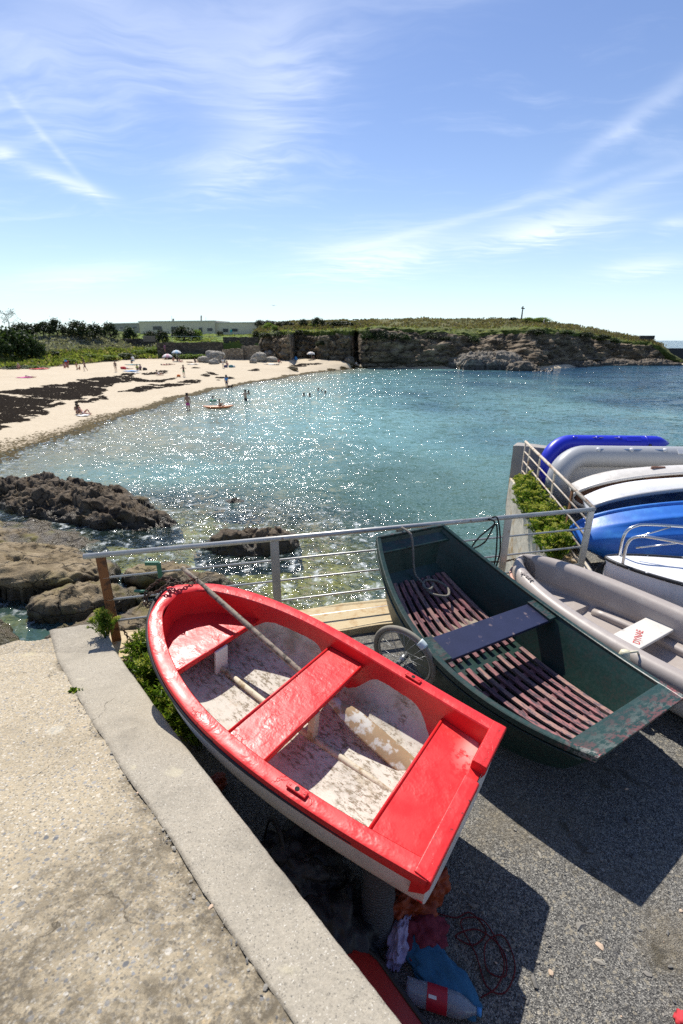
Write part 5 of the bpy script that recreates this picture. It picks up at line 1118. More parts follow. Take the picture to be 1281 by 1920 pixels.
for k, (x, y, z, s) in enumerate(((-2.02, 3.62, .02, 1.0), (-1.86, 3.52, .0, 1.15), (-1.72, 3.40, .0, 1.2), (-1.95, 3.42, .0, 1.0), (-1.62, 3.22, .0, 1.25), (-1.78, 3.20, .0, 1.1), (-1.50, 3.02, .0, 1.2), (-1.62, 3.02, .0, 1.0), (-1.36, 2.82, .0, 1.1), (-1.48, 2.84, .0, .9), (-1.24, 2.66, .0, .9), (-1.52, 3.30, .0, 1.1), (-1.40, 3.08, .0, 1.05), (-1.70, 3.62, .05, .9))): place_fennel(x+.17, y+.04, z, s, 0 if k in (0,) else (k % 3 if k < 5 else (0, 0, 1)[k % 3]), la, ga)
place_fennel(-2.16, 3.66, .30, .75, 1, 'yellowish sea fennel tuft at the foot of the rusted railing post', 'sea fennel at the path end')
gb_ = 'sea fennel along the quay wall'; lb_ = 'yellow flowered sea fennel plant on top of the quay wall'
for k in range(34):
    s_ = .25+3.6*(k/34.)**.9+random.uniform(-.08, .08); wdt = random.uniform(.02, .30)*(1 if s_ < 3.2 else .5); c = FB+d2*s_+n2*wdt
    place_fennel(c[0], c[1], .19-.25*max(0, wdt-.16), random.uniform(.85, 1.25)*(1 if s_ < 3.2 else .6), (1, 2, 2, 0)[k % 4], lb_, gb_)
tu = thing('weed_tuft', 'tiny green weed in the crack beside the kerb', 'plant', (-1.87, 2.66, float(PZ(2.66))-.005)); mk('blades', *quads(RNG.normal(size=(46, 3))*[.022, .016, .004]+[0, 0, .004], .022, RNG, 1.5, .5), M_LFS, tu, False)

# ================================================================== SEAWEED, PEBBLES
def flakes(C, size, rng, flat=.35):
    n = len(C); s = np.broadcast_to(size, (n,))*rng.uniform(.5, 1.5, n); k = 6; a = rng.uniform(0, 6.28, (n, 1))+np.arange(k)*6.283/k; r = s[:, None]*rng.uniform(.5, 1.2, (n, k)); st_ = rng.uniform(.5, 1.6, (n, 1))
    V = np.concatenate([np.stack([C[:, :1]+r*np.cos(a)*st_, C[:, 1:2]+r*np.sin(a)/st_, C[:, 2:3]+0*a-.01], -1), (C+np.stack([0*s, 0*s, s*flat], 1))[:, None]], 1); F = (np.arange(n)[:, None, None]*7+np.array([[i, (i+1) % k, k] for i in range(k)])).reshape(-1, 3); return V.reshape(-1, 3), F
def in_poly(x, y, poly):
    c = np.zeros(len(x), bool); n = len(poly)
    for i in range(n):
        (x0, y0), (x1, y1) = poly[i], poly[(i+1) % n]; c ^= ((y0 > y) != (y1 > y)) & (x < (x1-x0)*(y-y0)/(y1-y0+1e-12)+x0)
    return c
PATCH = [[(-60, 742), (0, 733), (60, 727), (90, 724), (160, 713), (215, 709), (228, 716), (205, 726), (180, 745), (100, 752), (60, 766), (0, 774), (-60, 786)], [(140, 713), (165, 708), (215, 707), (222, 718), (190, 722)], [(222, 734), (270, 724), (320, 717), (375, 711), (374, 717), (300, 728), (250, 736)],
         [(-60, 790), (0, 775), (60, 765), (118, 752), (122, 756), (80, 768), (92, 775), (45, 790), (0, 806), (-60, 816)], [(136, 754), (180, 747), (195, 742), (201, 747), (160, 755)], [(200, 704), (250, 700), (246, 707), (205, 708)], [(266, 699), (310, 695), (316, 697), (300, 702), (268, 703)], [(378, 703), (395, 697), (410, 703), (385, 706)], [(402, 708), (436, 704), (432, 711), (408, 713)], [(360, 687), (378, 690), (360, 692)], [(455, 695), (485, 690), (482, 694), (455, 697)], [(545, 684), (600, 680), (606, 682), (560, 688), (548, 690)], [(120, 747), (155, 742), (155, 746), (125, 750)], [(225, 708), (300, 712), (340, 706), (300, 717), (230, 716)]]
C = []
for q_ in PATCH:
    q_ = np.array(q_, float); n = int(np.ptp(q_[:, 0])*np.ptp(q_[:, 1])*1.15)+60; x, y = RNG.uniform(q_[:, 0].min(), q_[:, 0].max(), n), RNG.uniform(q_[:, 1].min(), q_[:, 1].max(), n); k = in_poly(x+5*vnoise(np.stack([x, y, 0*x], 1)*[.05, .3, 1]), y+2.2*vnoise(np.stack([x, y, 0*x], 1)*[.06, .35, 1], 4), q_)
    C += [on_beach(a, b_)[:] for a, b_ in zip(x[k], y[k])]
C = np.array(C); C = C[fbm(C*[.30, .75, 0], 4, .65, 6) > -.38]
M_WRACK = simple('dry black seaweed', (.014, .010, .007), .95, .6, 3, .3, 20, .02, spec=.05, col2=(.045, .032, .02), thr=(.5, .7))
V, F = flakes(C, np.clip(C[:, 1]*.0042, .08, .5), RNG, .22); tag(mk('dry_seaweed', V, F, M_WRACK, None, False), 'dark banks of dried seaweed lying on the sand', None, None, 'stuff')
xs = np.interp(np.linspace(-260, 690, 7000), us, np.arange(len(us))); i0 = np.clip(xs.astype(int), 0, len(us)-2); fr_ = (xs-i0)[:, None]; Wl = LN[2][i0]*(1-fr_)+LN[2][i0+1]*fr_
wd = np.interp(Wl[:, 1], [25, 45, 70, 110], [1.9, 1.0, .5, .45]); of_ = RNG.normal(size=7000)*wd*.5-.2*wd; clm = fbm(Wl*[.5, .5, 0], 3, .6, 9); nrm_ = np.array([.94, -.34, 0])
C = Wl+nrm_*(of_+.5*clm)[:, None]*np.array([1, 1, 0]); C = C[np.abs(of_) < wd*1.3]; C[:, 2] = SEA+.02+np.clip(-(C-Wl[:len(C)])[:, 0]*0, 0, 0); 
for i in range(len(C)):
    h = BEACH_BVH.ray_cast(Vector((C[i][0], C[i][1], 10)), Vector((0, 0, -1)))[0]; C[i][2] = max(SEA+.015, h.z if h else SEA)
M_WEED = simple('wet olive seaweed', (.055, .038, .009), .75, .5, 4, .3, 20, .02, spec=.15, col2=(.13, .09, .02), thr=(.48, .62))
V, F = flakes(C, np.clip(C[:, 1]*.0036, .09, .35), RNG, .18); tag(mk('wet_seaweed', V, F, M_WEED, None, False), 'olive brown seaweed line along the water edge', None, None, 'stuff')
M_PEB = leaf_mat('mixed quay stones', (.10, .10, .10), (.36, .33, .27), (.55, .40, .28), 0, .8)
def stones(name, label, P, size):
    n = len(P); V, F = [], []; ico = bmesh.new(); bmesh.ops.create_icosphere(ico, subdivisions=1, radius=1); iv = np.array([v.co[:] for v in ico.verts]); jf = np.array([[v.index for v in f.verts] for f in ico.faces]); ico.free()
    for i in range(n):
        s = size[i]*RNG.uniform(.6, 1.4, 3)*[1.2, .8, .42]; v = iv*(1+.25*RNG.normal(size=(len(iv), 1)))*s; a = RNG.uniform(0, 6.28); V.append(np.stack([v[:, 0]*math.cos(a)-v[:, 1]*math.sin(a), v[:, 0]*math.sin(a)+v[:, 1]*math.cos(a), v[:, 2]], 1)+P[i]); F.append(jf+len(iv)*i)
    return tag(mk(name, np.vstack(V), np.vstack(F), M_PEB, None, False), label, None, None, 'stuff')
n = 900; x = RNG.uniform(.6, 3.4, n); y = RNG.uniform(.75, 3.0, n); k = RNG.random(n) < np.exp(-np.maximum(0, y-1.0)*1.3); P = np.stack([x, y, .004+0*x], 1)[k]; stones('gravel', 'loose small stones scattered on the asphalt', P, RNG.uniform(.0025, .009, len(P))*RNG.choice([1, 1, 1, 1.6, 2.2], len(P)))
i = RNG.integers(20, 360, 420); e = RNG.exponential(.10, 420); P = np.stack([kl[i, 0]-.78*e, kl[i, 1]-.62*e, PZ(kl[i, 1])+.002], 1); P = P[P[:, 1] < 3.3]; stones('gravel', 'loose chips along the crack beside the kerb', P, RNG.uniform(.002, .0075, len(P)))
# ================================================================== VILLA, WALLS, JETTY
M_REND = simple('pale cream render', (.68, .59, .44), .85, .10, .6, .1, 6, .02); M_RENDG = simple('grey cream render', (.34, .32, .27), .85, .10, .6, .1, 6, .02)
M_GLASS = simple('dark window glass', (.022, .026, .030), .15, .2, .5, 0); M_FASC = simple('light roof fascia', (.58, .55, .47), .7, .08, 1, 0)
def mat_stone(name, a, b, mort):
    m, t = material(name); q = t.map(t.obj, (1.3, 1.3, 2.6)); q = t.vm('ADD', q, t.vm('SCALE', t.noise(t.obj, 1.5, 3, color=True), scale=.3)); cr, cg, cb = t.sep(t.voro(q, 1.0, out='Color')); ed = t.voro(q, 1.0, 'DISTANCE_TO_EDGE')
    c = t.mix(t.mr(ed, .02, .08), mort, t.mix(cr, a, b)); pset(t, c, .9, t.bump(t.mr(ed, .0, .15), .8, .06), .2); return m
M_STONED = mat_stone('dark stone masonry', (.06, .052, .042), (.15, .13, .10), (.04, .035, .03)); M_STONEL = mat_stone('tan stone masonry', (.17, .14, .10), (.32, .27, .20), (.09, .075, .06))
def vx(u, v, Y): return np.array(siteY(u, v, Y))
vl = thing('villa', 'long low flat roofed cream villa with dark windows above the beach', 'house', siteY(370, 627, 152)); vo = np.array(vl.location)
def block(nm, u0, u1, Y0, Y1, vt, vb, dep, mat, roof=.28):
    a, b_ = vx(u0, vb, Y0), vx(u1, vb, Y1); zt = vx((u0+u1)/2, vt, (Y0+Y1)/2)[2]; zb = min(a[2], b_[2])-2.0; d = (b_-a)[:2]; d /= np.linalg.norm(d); n = np.array([-d[1], d[0]]); q = [a[:2], b_[:2], b_[:2]+n*dep, a[:2]+n*dep]
    m = MB(); m.add([[*p, z]-vo for z in (zb, zt) for p in q], [[0, 1, 5, 4], [1, 2, 6, 5], [2, 3, 7, 6], [3, 0, 4, 7], [4, 5, 6, 7]]); w_ = m.obj(nm, mat, vl)
    o_ = .18; q2 = [a[:2]-d*o_-n*o_, b_[:2]+d*o_-n*o_, b_[:2]+d*o_+n*(dep+o_), a[:2]-d*o_+n*(dep+o_)]; m = MB(); m.add([[*p, z]-vo for z in (zt-.02, zt+roof) for p in q2], [[0, 1, 5, 4], [1, 2, 6, 5], [2, 3, 7, 6], [3, 0, 4, 7], [4, 5, 6, 7], [3, 2, 1, 0]]); m.obj('roof', M_FASC, w_)
    return a, b_, n, w_
def opening(nm, blk, u0, u1, vt, vb, glass=M_GLASS, bars=1):
    a, b_, n, w_ = blk; ax_, bx_ = a[:2], b_[:2]
    def hit(u):
        s_ = vx(u, 630, 100)[:2]; A = np.array([[s_[0], -(bx_-ax_)[0]], [s_[1], -(bx_-ax_)[1]]]); r = np.linalg.solve(A, ax_); return r[0]*s_
    p, q = hit(u0), hit(u1); zt, zb = vx(u0, vt, p[1])[2], vx(u0, vb, p[1])[2]; c = np.r_[(p+q)/2-n*.02, (zt+zb)/2]-vo; wd = np.linalg.norm(q-p); yw = math.atan2(*(q-p)[::-1])
    f_ = MB(); t_ = .09; Rz = np.array(Matrix.Rotation(yw, 3, 'Z'))
    for ox, oz, sx_, sz in ((0, (zt-zb)/2, wd, t_), (0, -(zt-zb)/2, wd, t_), (-wd/2, 0, t_, zt-zb+t_*.9), (wd/2, 0, t_, zt-zb+t_*.9)): f_.box(c+Rz@[ox, -.03, oz], (sx_, .12, sz), (0, 0, yw))
    fr = f_.obj(nm, M_FASC, w_); g_ = MB(); g_.box(c, (wd-t_, .06, zt-zb-t_), (0, 0, yw)); g_.obj('pane', glass, fr)
B_main = block('main_wing', 264, 404, 158, 152, 603.5, 629, 10, M_REND); B_right = block('right_wing', 404.5, 490, 153, 150, 606, 628, 9, M_REND); B_left = block('left_wing', 198, 263, 172, 164, 607.5, 630, 8, M_RENDG)
for nm, B_, *q in (('garage_door', B_main, 289, 306, 611.5, 619), ('glazed_door', B_main, 323, 336, 612.5, 627), ('glazed_door', B_main, 374, 381, 614, 627), ('window', B_main, 390, 400, 615, 621), ('window', B_right, 419, 429.5, 616, 623), ('window', B_right, 436, 447, 616, 622), ('window', B_left, 252, 260, 612, 616), ('window', B_left, 228, 234, 613, 617)): opening(nm, B_, *q)
for u, v0, v1, r in ((377.5, 605, 591.5, .22), (325, 604, 597.5, .28)): MB().tube([vx(u, v0, 156)-vo, vx(u, v1, 156)-vo], r, 8).obj('chimney', M_RENDG, vl, True)
for u, v1 in ((322, 592), (386, 595)): MB().tube([vx(u, 605, 156)-vo, vx(u, v1, 156)-vo], .04, 5).obj('aerial', M_STEEL, vl)
def longwall(label, u0, v0, u1, v1, vt0, vt1, mat, th_=.5, Y0=None, Y1=None):
    a = np.array(siteY(u0, v0, Y0) if Y0 else on_land(u0, v0)); b_ = np.array(siteY(u1, v1, Y1) if Y1 else on_land(u1, v1)); za, zb = vx(u0, vt0, a[1])[2], vx(u1, vt1, b_[1])[2]; d = (b_-a)[:2]; L_ = np.linalg.norm(d); d /= L_; n = np.array([-d[1], d[0]]); k = max(2, int(L_/.7)); V = []
    for i in range(k+1):
        p = a[:2]+d*L_*i/k; zt = za+(zb-za)*i/k; jt = .06*math.sin(i*2.7)+.05*math.sin(i*5.1)
        for o_, z in ((-th_/2, min(a[2], b_[2])-1.2), (-th_/2, zt+jt), (th_/2, zt+jt), (th_/2, min(a[2], b_[2])-1.2)): V.append([p[0]+n[0]*o_, p[1]+n[1]*o_, z])
    F = gridF(k+1, 4).tolist()+[[0, 1, 2, 3], [4*k+3, 4*k+2, 4*k+1, 4*k]]
    return tag(mk('stone_wall', V, F, mat, None, False), label, 'wall')
longwall('dark stone retaining wall below the villa lawn', 296, 657, 419, 658, 642.5, 641.5, M_STONED, Y0=118, Y1=117)
longwall('tan stone wall rising from the sand beside the pale boulders', 419, 674, 458, 673, 655, 653, M_STONEL, Y0=113, Y1=112)
longwall('short higher stone wall joining the cliff pillar', 455, 673, 489, 672, 648.5, 648, M_STONEL, Y0=113, Y1=111)
longwall('upper dark stone wall at the right end of the lawn', 421, 655, 486, 650, 632, 632, M_STONED, Y0=124, Y1=119)
longwall('dark stone wall along the foot of the skyline hedge', 40, 640, 160, 640, 632, 633, M_STONED, Y0=132, Y1=134)
longwall('low boundary wall below the left wing of the villa', 170, 643, 300, 642, 635.5, 635, M_STONED, Y0=134, Y1=130)
lf_ = thing('lawn_fence', 'thin white rail fence along the villa lawn', 'fence', siteY(345, 634, 126)); lo = np.array(lf_.location); p0, p1 = vx(268, 630, 128), vx(414, 631, 124); MB().tube([p0-lo, p1-lo], .035, 6).obj('rail', M_PVCW, lf_)
for k in range(9): q = p0+(p1-p0)*k/8; MB().tube([q-lo, q-lo-[0, 0, 1.1]], .03, 5).obj('post', M_PVCW, lf_)
tb_ = thing('wooden_fence_panel', 'short weathered plank panel on the lawn edge by the bushes', 'fence', vx(280, 636, 124)); b = MB()
for k in range(8): b.box((-1.3+k*.37, 0, .1), (.33, .05, 1.3))
b.obj('panel', M_WOODGREY, tb_)
ch = thing('garden_chair', 'turquoise chair on the villa terrace', 'chair', vx(433.5, 626, 146)); M_TEAL = simple('turquoise plastic', (.02, .34, .33), .5, .1, 3, 0)
MB().box((0, 0, .45), (.6, .6, .06)).obj('seat', M_TEAL, ch); MB().box((0, .3, .8), (.6, .06, .7)).obj('backrest', M_TEAL, ch)
for sx_ in (-.27, .27):
    for sy_ in (-.27, .27): MB().box((sx_, sy_, .2), (.06, .06, .45)).obj('leg', M_TEAL, ch)
jt = prism('jetty_wall', [(91, 150), (160, 142), (160, 146), (91.5, 154)], -5, .55, simple('dark jetty stone', (.05, .045, .042), .9, .3, .5, .5, 2, .1), 'dark breakwater wall beyond the tip of the headland', 'wall', 2.5, .1)
pc = siteY(977.5, 601, on_land(977, 604).y+3); cs = thing('stone_cross', 'old stone cross standing on the crest of the headland', 'cross', pc); sc = pc.y/880
MB().tube([[-.2*0, 0, -1.0], [.02, 0, 18*sc]], [1.6*sc, 1.0*sc], 8).obj('shaft', M_STONED, cs); MB().box((.05, 0, 19.5*sc), (6*sc, 1.4*sc, 1.6*sc), (0, .15, 0)).obj('arms', M_STONED, cs); MB().tube([[.02, 0, 17*sc], [.0, 0, 23*sc]], 1.0*sc, 6).obj('head', M_STONED, cs)
pc = siteY(667, 600.5, on_land(667, 606).y+4); bk = thing('stone_bench', 'small dark bench like block on the skyline above the cave', 'bench', pc); MB().box((0, 0, .2), (1.9, .6, .28)).obj('seat', M_STONED, bk)
for q_ in (-.7, .7): MB().box((q_, 0, -.3), (.3, .5, .75)).obj('leg', M_STONED, bk)
pc = siteY(1213, 633, on_land(1210, 640).y+2); lk = thing('lookout_wall', 'low dark stone lookout wall at the sloping end of the headland', 'wall', pc); MB().box((0, 0, 0), (4.2, .6, 1.1)).obj('masonry', M_STONED, lk)

# ================================================================== PEOPLE
def skinned(V, E, rad, root=0, sub=1):
    me = bpy.data.meshes.new('body'); me.from_pydata(V, E, []); o = bpy.data.objects.new('body', me); COL.objects.link(o)
    md = o.modifiers.new('skin', 'SKIN'); md.use_smooth_shade = True
    for i, s in enumerate(me.skin_vertices[0].data): s.radius = (rad[i], rad[i]); s.use_root = (i == root)
    if sub: sm = o.modifiers.new('subsurf', 'SUBSURF'); sm.levels = sub; sm.render_levels = sub
    r = bpy.data.meshes.new_from_object(o.evaluated_get(bpy.context.evaluated_depsgraph_get())); bpy.data.objects.remove(o); bpy.data.meshes.remove(me); return r
# joints for each pose, facing -y, soles at z = 0
def J(pel, chest, neck, head, sho, elb, han, hip, kne, ank, toe): return dict(pel=pel, chest=chest, neck=neck, head=head, sho=sho, elb=elb, han=han, hip=hip, kne=kne, ank=ank, toe=toe)
def sym(x, y, z): return [(x, y, z), (-x, y, z)]
POSE = {
    'stand': J((0, 0, .94), (0, .01, 1.30), (0, .01, 1.47), (0, -.02, 1.61), sym(.18, .01, 1.40), sym(.23, .02, 1.12), sym(.25, -.06, .82), sym(.09, 0, .90), sym(.10, -.01, .49), sym(.10, .02, .07), sym(.11, -.13, .03)),
    'walk': J((0, 0, .93), (0, -.03, 1.29), (0, -.04, 1.46), (0, -.08, 1.60), sym(.18, -.03, 1.39), [(.22, .10, 1.13), (-.22, -.14, 1.14)], [(.22, .04, .86), (-.21, -.32, .95)], sym(.09, 0, .90), [(.10, -.18, .52), (-.10, .05, .50)], [(.10, -.16, .09), (-.10, .28, .14)], [(.11, -.30, .04), (-.10, .17, .04)]),
    'arms_out': J((0, 0, .94), (0, .01, 1.30), (0, .01, 1.47), (0, -.02, 1.61), sym(.18, .01, 1.40), [(.36, -.08, 1.22), (-.36, -.05, 1.24)], [(.56, -.14, 1.26), (-.50, -.18, 1.18)], sym(.09, 0, .90), sym(.11, -.01, .49), sym(.12, .02, .07), sym(.13, -.13, .03)),
    'sit': J((0, 0, .13), (0, .06, .48), (0, .04, .66), (0, -.01, .80), sym(.18, .05, .58), sym(.24, -.06, .36), sym(.14, -.30, .40), sym(.09, -.02, .12), sym(.12, -.40, .44), sym(.11, -.62, .08), sym(.11, -.76, .04)),
    'lie': J((0, 0, .12), (0, .36, .13), (0, .54, .15), (0, .69, .16), sym(.18, .46, .13), sym(.32, .28, .08), sym(.26, .02, .07), sym(.09, -.04, .11), sym(.10, -.46, .13), sym(.10, -.88, .08), sym(.12, -.94, .17)),
    'recline': J((0, 0, .13), (0, .27, .36), (0, .36, .52), (0, .36, .66), sym(.18, .32, .44), sym(.25, .46, .24), sym(.22, .38, .04), sym(.09, -.04, .12), [(.11, -.40, .44), (-.12, -.42, .12)], [(.11, -.60, .08), (-.12, -.84, .08)], [(.11, -.74, .04), (-.13, -.90, .17)])}
def body_mesh(p):
    V, E, r = [], [], []
    def av(c, q, par=None):
        V.append(c); r.append(q)
        if par is not None: E.append((par, len(V)-1))
        return len(V)-1
    pe = av(p['pel'], .135); md_ = av(tuple((a+b_)/2 for a, b_ in zip(p['pel'], p['chest'])), .12, pe); ch_ = av(p['chest'], .145, md_); nk = av(p['neck'], .055, ch_); hd0 = np.array(p['neck']); hd1 = np.array(p['head'])
    h_ = av(tuple(hd1*.62+hd0*.38), .075, nk); h2 = av(p['head'], .098, h_); av(tuple(hd1+(hd1-hd0)/np.linalg.norm(hd1-hd0)*.085), .065, h2); av(tuple(hd1+np.array([0, -.112, -.015])), .016, h2)
    for i in (0, 1):
        s_ = av(p['sho'][i], .062, ch_); e_ = av(p['elb'][i], .043, s_); w_ = av(tuple(np.array(p['han'][i])*.85+np.array(p['elb'][i])*.15), .030, e_); av(p['han'][i], .038, w_)
        k = av(p['hip'][i], .095, pe); kn = av(p['kne'][i], .060, k); an_ = av(p['ank'][i], .040, kn); av(p['toe'][i], .036, an_)
    return skinned(V, E, r)
def cloth_mesh(p, kind):
    V, E, r = [], [], []
    def av(c, q, par=None):
        V.append(tuple(c)); r.append(q)
        if par is not None: E.append((par, len(V)-1))
        return len(V)-1
    A = {k: (np.array(v) if isinstance(v, tuple) else [np.array(x) for x in v]) for k, v in p.items()}
    if kind in ('shirt', 'swimsuit', 'dress'):
        pe = av(A['pel'], .148); m_ = av((A['pel']+A['chest'])/2, .135, pe); ch_ = av(A['chest'], .160, m_)
        if kind == 'shirt':
            for i in (0, 1): s_ = av(A['sho'][i], .078, ch_); av(A['sho'][i]*.3+A['elb'][i]*.7, .062, s_)
        else: av(A['chest']*.55+A['neck']*.45, .07, ch_)
        if kind == 'dress':
            dn = (A['kne'][0]+A['kne'][1])/2*.75+A['pel']*.25; av(dn, .20, pe)
        if kind == 'swimsuit':
            for i in (0, 1): av(A['hip'][i]*.9+A['kne'][i]*.1, .105, pe)
    else:
        f_ = .72 if kind == 'shorts' else .25; pe = av(A['pel'], .150); av(A['pel']*.82+A['chest']*.18, .140, pe)
        for i in (0, 1): k = av(A['hip'][i], .108, pe); av(A['hip'][i]*(1-f_)+A['kne'][i]*f_, .092 if f_ > .5 else .10, k)
    return skinned(V, E, r, 0, 1)
def hair_mesh(p, long_):
    h = np.array(p['head']); n = np.array(p['neck']); u_ = (h-n)/np.linalg.norm(h-n); V, E, r = [tuple(h+u_*.045+[0, .022, 0])], [], [.108]; V.append(tuple(h+u_*.10+[0, .01, 0])); r.append(.07); E.append((0, 1)); V.append(tuple(h+np.array([0, .06, -.02 if p is not POSE['lie'] else .0]))); r.append(.085); E.append((0, 2))
    if long_: V.append(tuple(n+np.array([0, .10, -.10]))); r.append(.07); E.append((2, 3))
    return skinned(V, E, r)
BM, CM, HM = {}, {}, {}
for k in POSE: BM[k] = body_mesh(POSE[k])
def skin_mat(n, c): return simple(n, c, .55, .12, 8, 0)
SK = [skin_mat('fair skin', (.52, .33, .23)), skin_mat('tanned skin', (.36, .20, .125)), skin_mat('sunburnt skin', (.48, .24, .17))]
HR = [simple('dark hair', (.025, .017, .012), .6, .2, 20, 0), simple('fair hair', (.36, .25, .12), .6, .2, 20, 0), simple('grey hair', (.42, .40, .37), .6, .2, 20, 0)]
CLM = {}
def cmat(c):
    if c not in CLM: CLM[c] = simple('cloth %s' % c[0], c[1], .8, .12, 6, .1, 20, .004)
    return CLM[c]
BLK, PNK, BLU, GRN, WHT, RED_, YEL, PUR, NAV, TEA, ORG = ('black', (.02, .02, .024)), ('magenta', (.55, .05, .26)), ('sky blue', (.06, .28, .62)), ('green', (.12, .28, .16)), ('white', (.74, .73, .70)), ('red', (.55, .04, .05)), ('lime', (.50, .62, .05)), ('purple', (.16, .06, .17)), ('navy', (.03, .04, .12)), ('teal', (.05, .20, .23)), ('orange', (.7, .18, .03))
def person(label, pose, u, v, yaw, sk, hair, clothes, h=1.70, dz=0, P=None, long_=False, group=None):
    p = P if P is not None else on_beach(u, v); root = thing('person', label, 'person', (p[0], p[1], p[2]+dz), (0, 0, R(yaw)), group); s = h/1.71; root.scale = (s, s, s); nb = BM[pose].copy() if False else BM[pose]
    def link(nm, me, m):
        o = bpy.data.objects.new(nm, me); COL.objects.link(o); o.parent = root
        if not me.materials: me.materials.append(m)
        o.material_slots[0].link = 'OBJECT'; o.material_slots[0].material = m
    link('body', nb, SK[sk]); kh = (pose, long_)
    if kh not in HM: HM[kh] = hair_mesh(POSE[pose], long_)
    link('hair', HM[kh], HR[hair])
    for k, c in clothes:
        if (pose, k) not in CM: CM[(pose, k)] = cloth_mesh(POSE[pose], k)
        link(k, CM[(pose, k)], cmat(c))
    return root
TR, SH, SW, ST_ = 'trunks', 'shorts', 'swimsuit', 'shirt'
person('seated sunbather with pale hat nearest the left edge', 'sit', 36, 692, 20, 2, 2, [(TR, BLK)])
person('person lying on a red towel on the upper sand', 'lie', 80, 691, 80, 0, 0, [(SW, BLK)]); person('person lying on a pink towel near the left edge', 'lie', 58, 708, 70, 0, 0, [(SW, WHT)])
person('sunbather sitting in front of the red beach chair', 'sit', 122, 690, 30, 2, 0, [(TR, RED_)]); person('second sunbather sitting by the red beach chair', 'sit', 128, 690, -20, 1, 0, [(TR, BLK)])
person('small child standing beside the walking woman', 'stand', 145, 693, 40, 1, 0, [(TR, ORG)], 1.15); person('child sitting on the sand by the walking woman', 'sit', 150, 693, -30, 1, 1, [(TR, RED_)], 1.2)
person('tall woman in a dark dress walking on the sand', 'walk', 161, 696, -80, 1, 0, [('dress', NAV)], 1.72, long_=True); person('woman standing alone in a black swimsuit', 'stand', 218, 697, 20, 0, 0, [(SW, BLK)], 1.68)
person('person in dark clothes sitting by a folded pushchair', 'sit', 248, 681, 10, 0, 1, [(ST_, TEA)]); person('person in a lime top sitting among bags', 'sit', 258, 694, 30, 0, 0, [(ST_, YEL), (SH, BLK)]); person('person in dark clothes sitting beside the lime top', 'sit', 264, 694, -10, 1, 0, [(ST_, PUR), (SH, BLK)]); person('person lying among the blue bags', 'lie', 240, 692, 85, 0, 1, [(SW, BLU)])
person('sunbather with bent knee on the lower wrack line', 'recline', 299, 704, 75, 0, 0, [(SW, WHT)]); person('pair of feet forward, person lying below the pink parasol', 'lie', 310, 685, 85, 2, 0, [(SW, RED_)]); person('person lying on a dark towel right of the parasols', 'lie', 320, 684, 85, 1, 0, [(SW, BLK)])
person('person sitting in the shade of the pink parasol', 'sit', 311, 674, 20, 1, 0, [(SW, RED_)]); person('person sitting left under the blue parasol', 'sit', 326, 677, 0, 2, 0, [(SW, BLK)]); person('person in black sitting upright under the blue parasol', 'sit', 333, 677, 15, 1, 0, [(ST_, BLK), (SH, BLK)]); person('person with stretched arms sitting right of the blue parasol', 'recline', 339, 679, 60, 2, 0, [(TR, RED_)])
person('pair of dark clothed sunbathers, the upright one by the boulders', 'sit', 366, 680, 70, 0, 0, [(ST_, BLK), (SH, NAV)]); person('dark clothed sunbather lying by the boulders', 'lie', 358, 680, 85, 0, 1, [(ST_, BLK), (SH, BLK)])
person('woman in a green skirt with arms outstretched on the sand', 'arms_out', 345.5, 706, 0, 1, 0, [(SW, BLK), (SH, GRN)], 1.66, long_=True); person('man in a white shirt standing in front of the wall boulders', 'stand', 419, 690, 200, 0, 0, [(ST_, WHT), (SH, WHT)], 1.75); person('person sitting behind the man in white', 'sit', 426, 686, 30, 2, 0, [(TR, ORG)])
person('man in a blue shirt standing at the water line', 'stand', 426, 729, 170, 1, 0, [(ST_, BLU), (SH, NAV)], 1.78)
def wade(u, v, dz): q = site(u, v, SEA); return (q.x, q.y, q.z+dz)
person('man in magenta shorts wading in the shallows', 'stand', 0, 0, 185, 1, 0, [(SH, PNK)], 1.76, P=wade(353.5, 768, -.30)); person('man in dark shorts wading with arms out', 'arms_out', 0, 0, 160, 0, 0, [(SH, BLK)], 1.74, P=wade(461, 751, -.65))
person('head of a swimmer just behind the wading man', 'stand', 0, 0, 170, 1, 0, [(TR, BLK)], 1.6, P=wade(466.5, 738, -1.25))
for k, (u, v) in enumerate(((570, 743), (581, 743.5), (597, 733), (604, 736), (610, 738.5))): person('head and shoulders of a swimmer in the group far out in the bay', 'stand', 0, 0, 30*k, k % 3, 0, [(TR, NAV)], 1.65, P=wade(u, v, -1.34), group='swimmers out in the bay')
person('sunbather lying on a white towel with knee raised, nearest the water', 'recline', 156, 777, 80, 2, 0, [(TR, WHT)]); person('dark haired person sitting behind the lying sunbather near the water', 'sit', 147, 776, 40, 1, 0, [(SW, BLK)])
person('person in red lying on the white towel below the cliff pillar', 'sit', 523, 681, 70, 1, 0, [(ST_, RED_), (SH, NAV)]); person('person sitting under the cream parasol below the cliff', 'sit', 588, 674, 10, 1, 0, [(SW, BLK)]); person('pale person standing in the shade against the cliff', 'stand', 565, 670, 0, 0, 1, [(ST_, WHT), (SH, WHT)], 1.5); person('pale person sitting where the beach meets the cliff foot rocks', 'sit', 668, 685, 0, 0, 1, [(ST_, WHT)])
person('person in purple standing at the dark stone wall', 'stand', 0, 0, 10, 1, 0, [(ST_, PUR), (SH, PUR)], 1.7, P=siteY(310, 660, 116)); person('tiny figure in white walking on the headland crest', 'walk', 0, 0, 80, 0, 1, [(ST_, WHT), (SH, WHT)], 1.7, P=siteY(1019, 609, on_land(1019, 612).y))
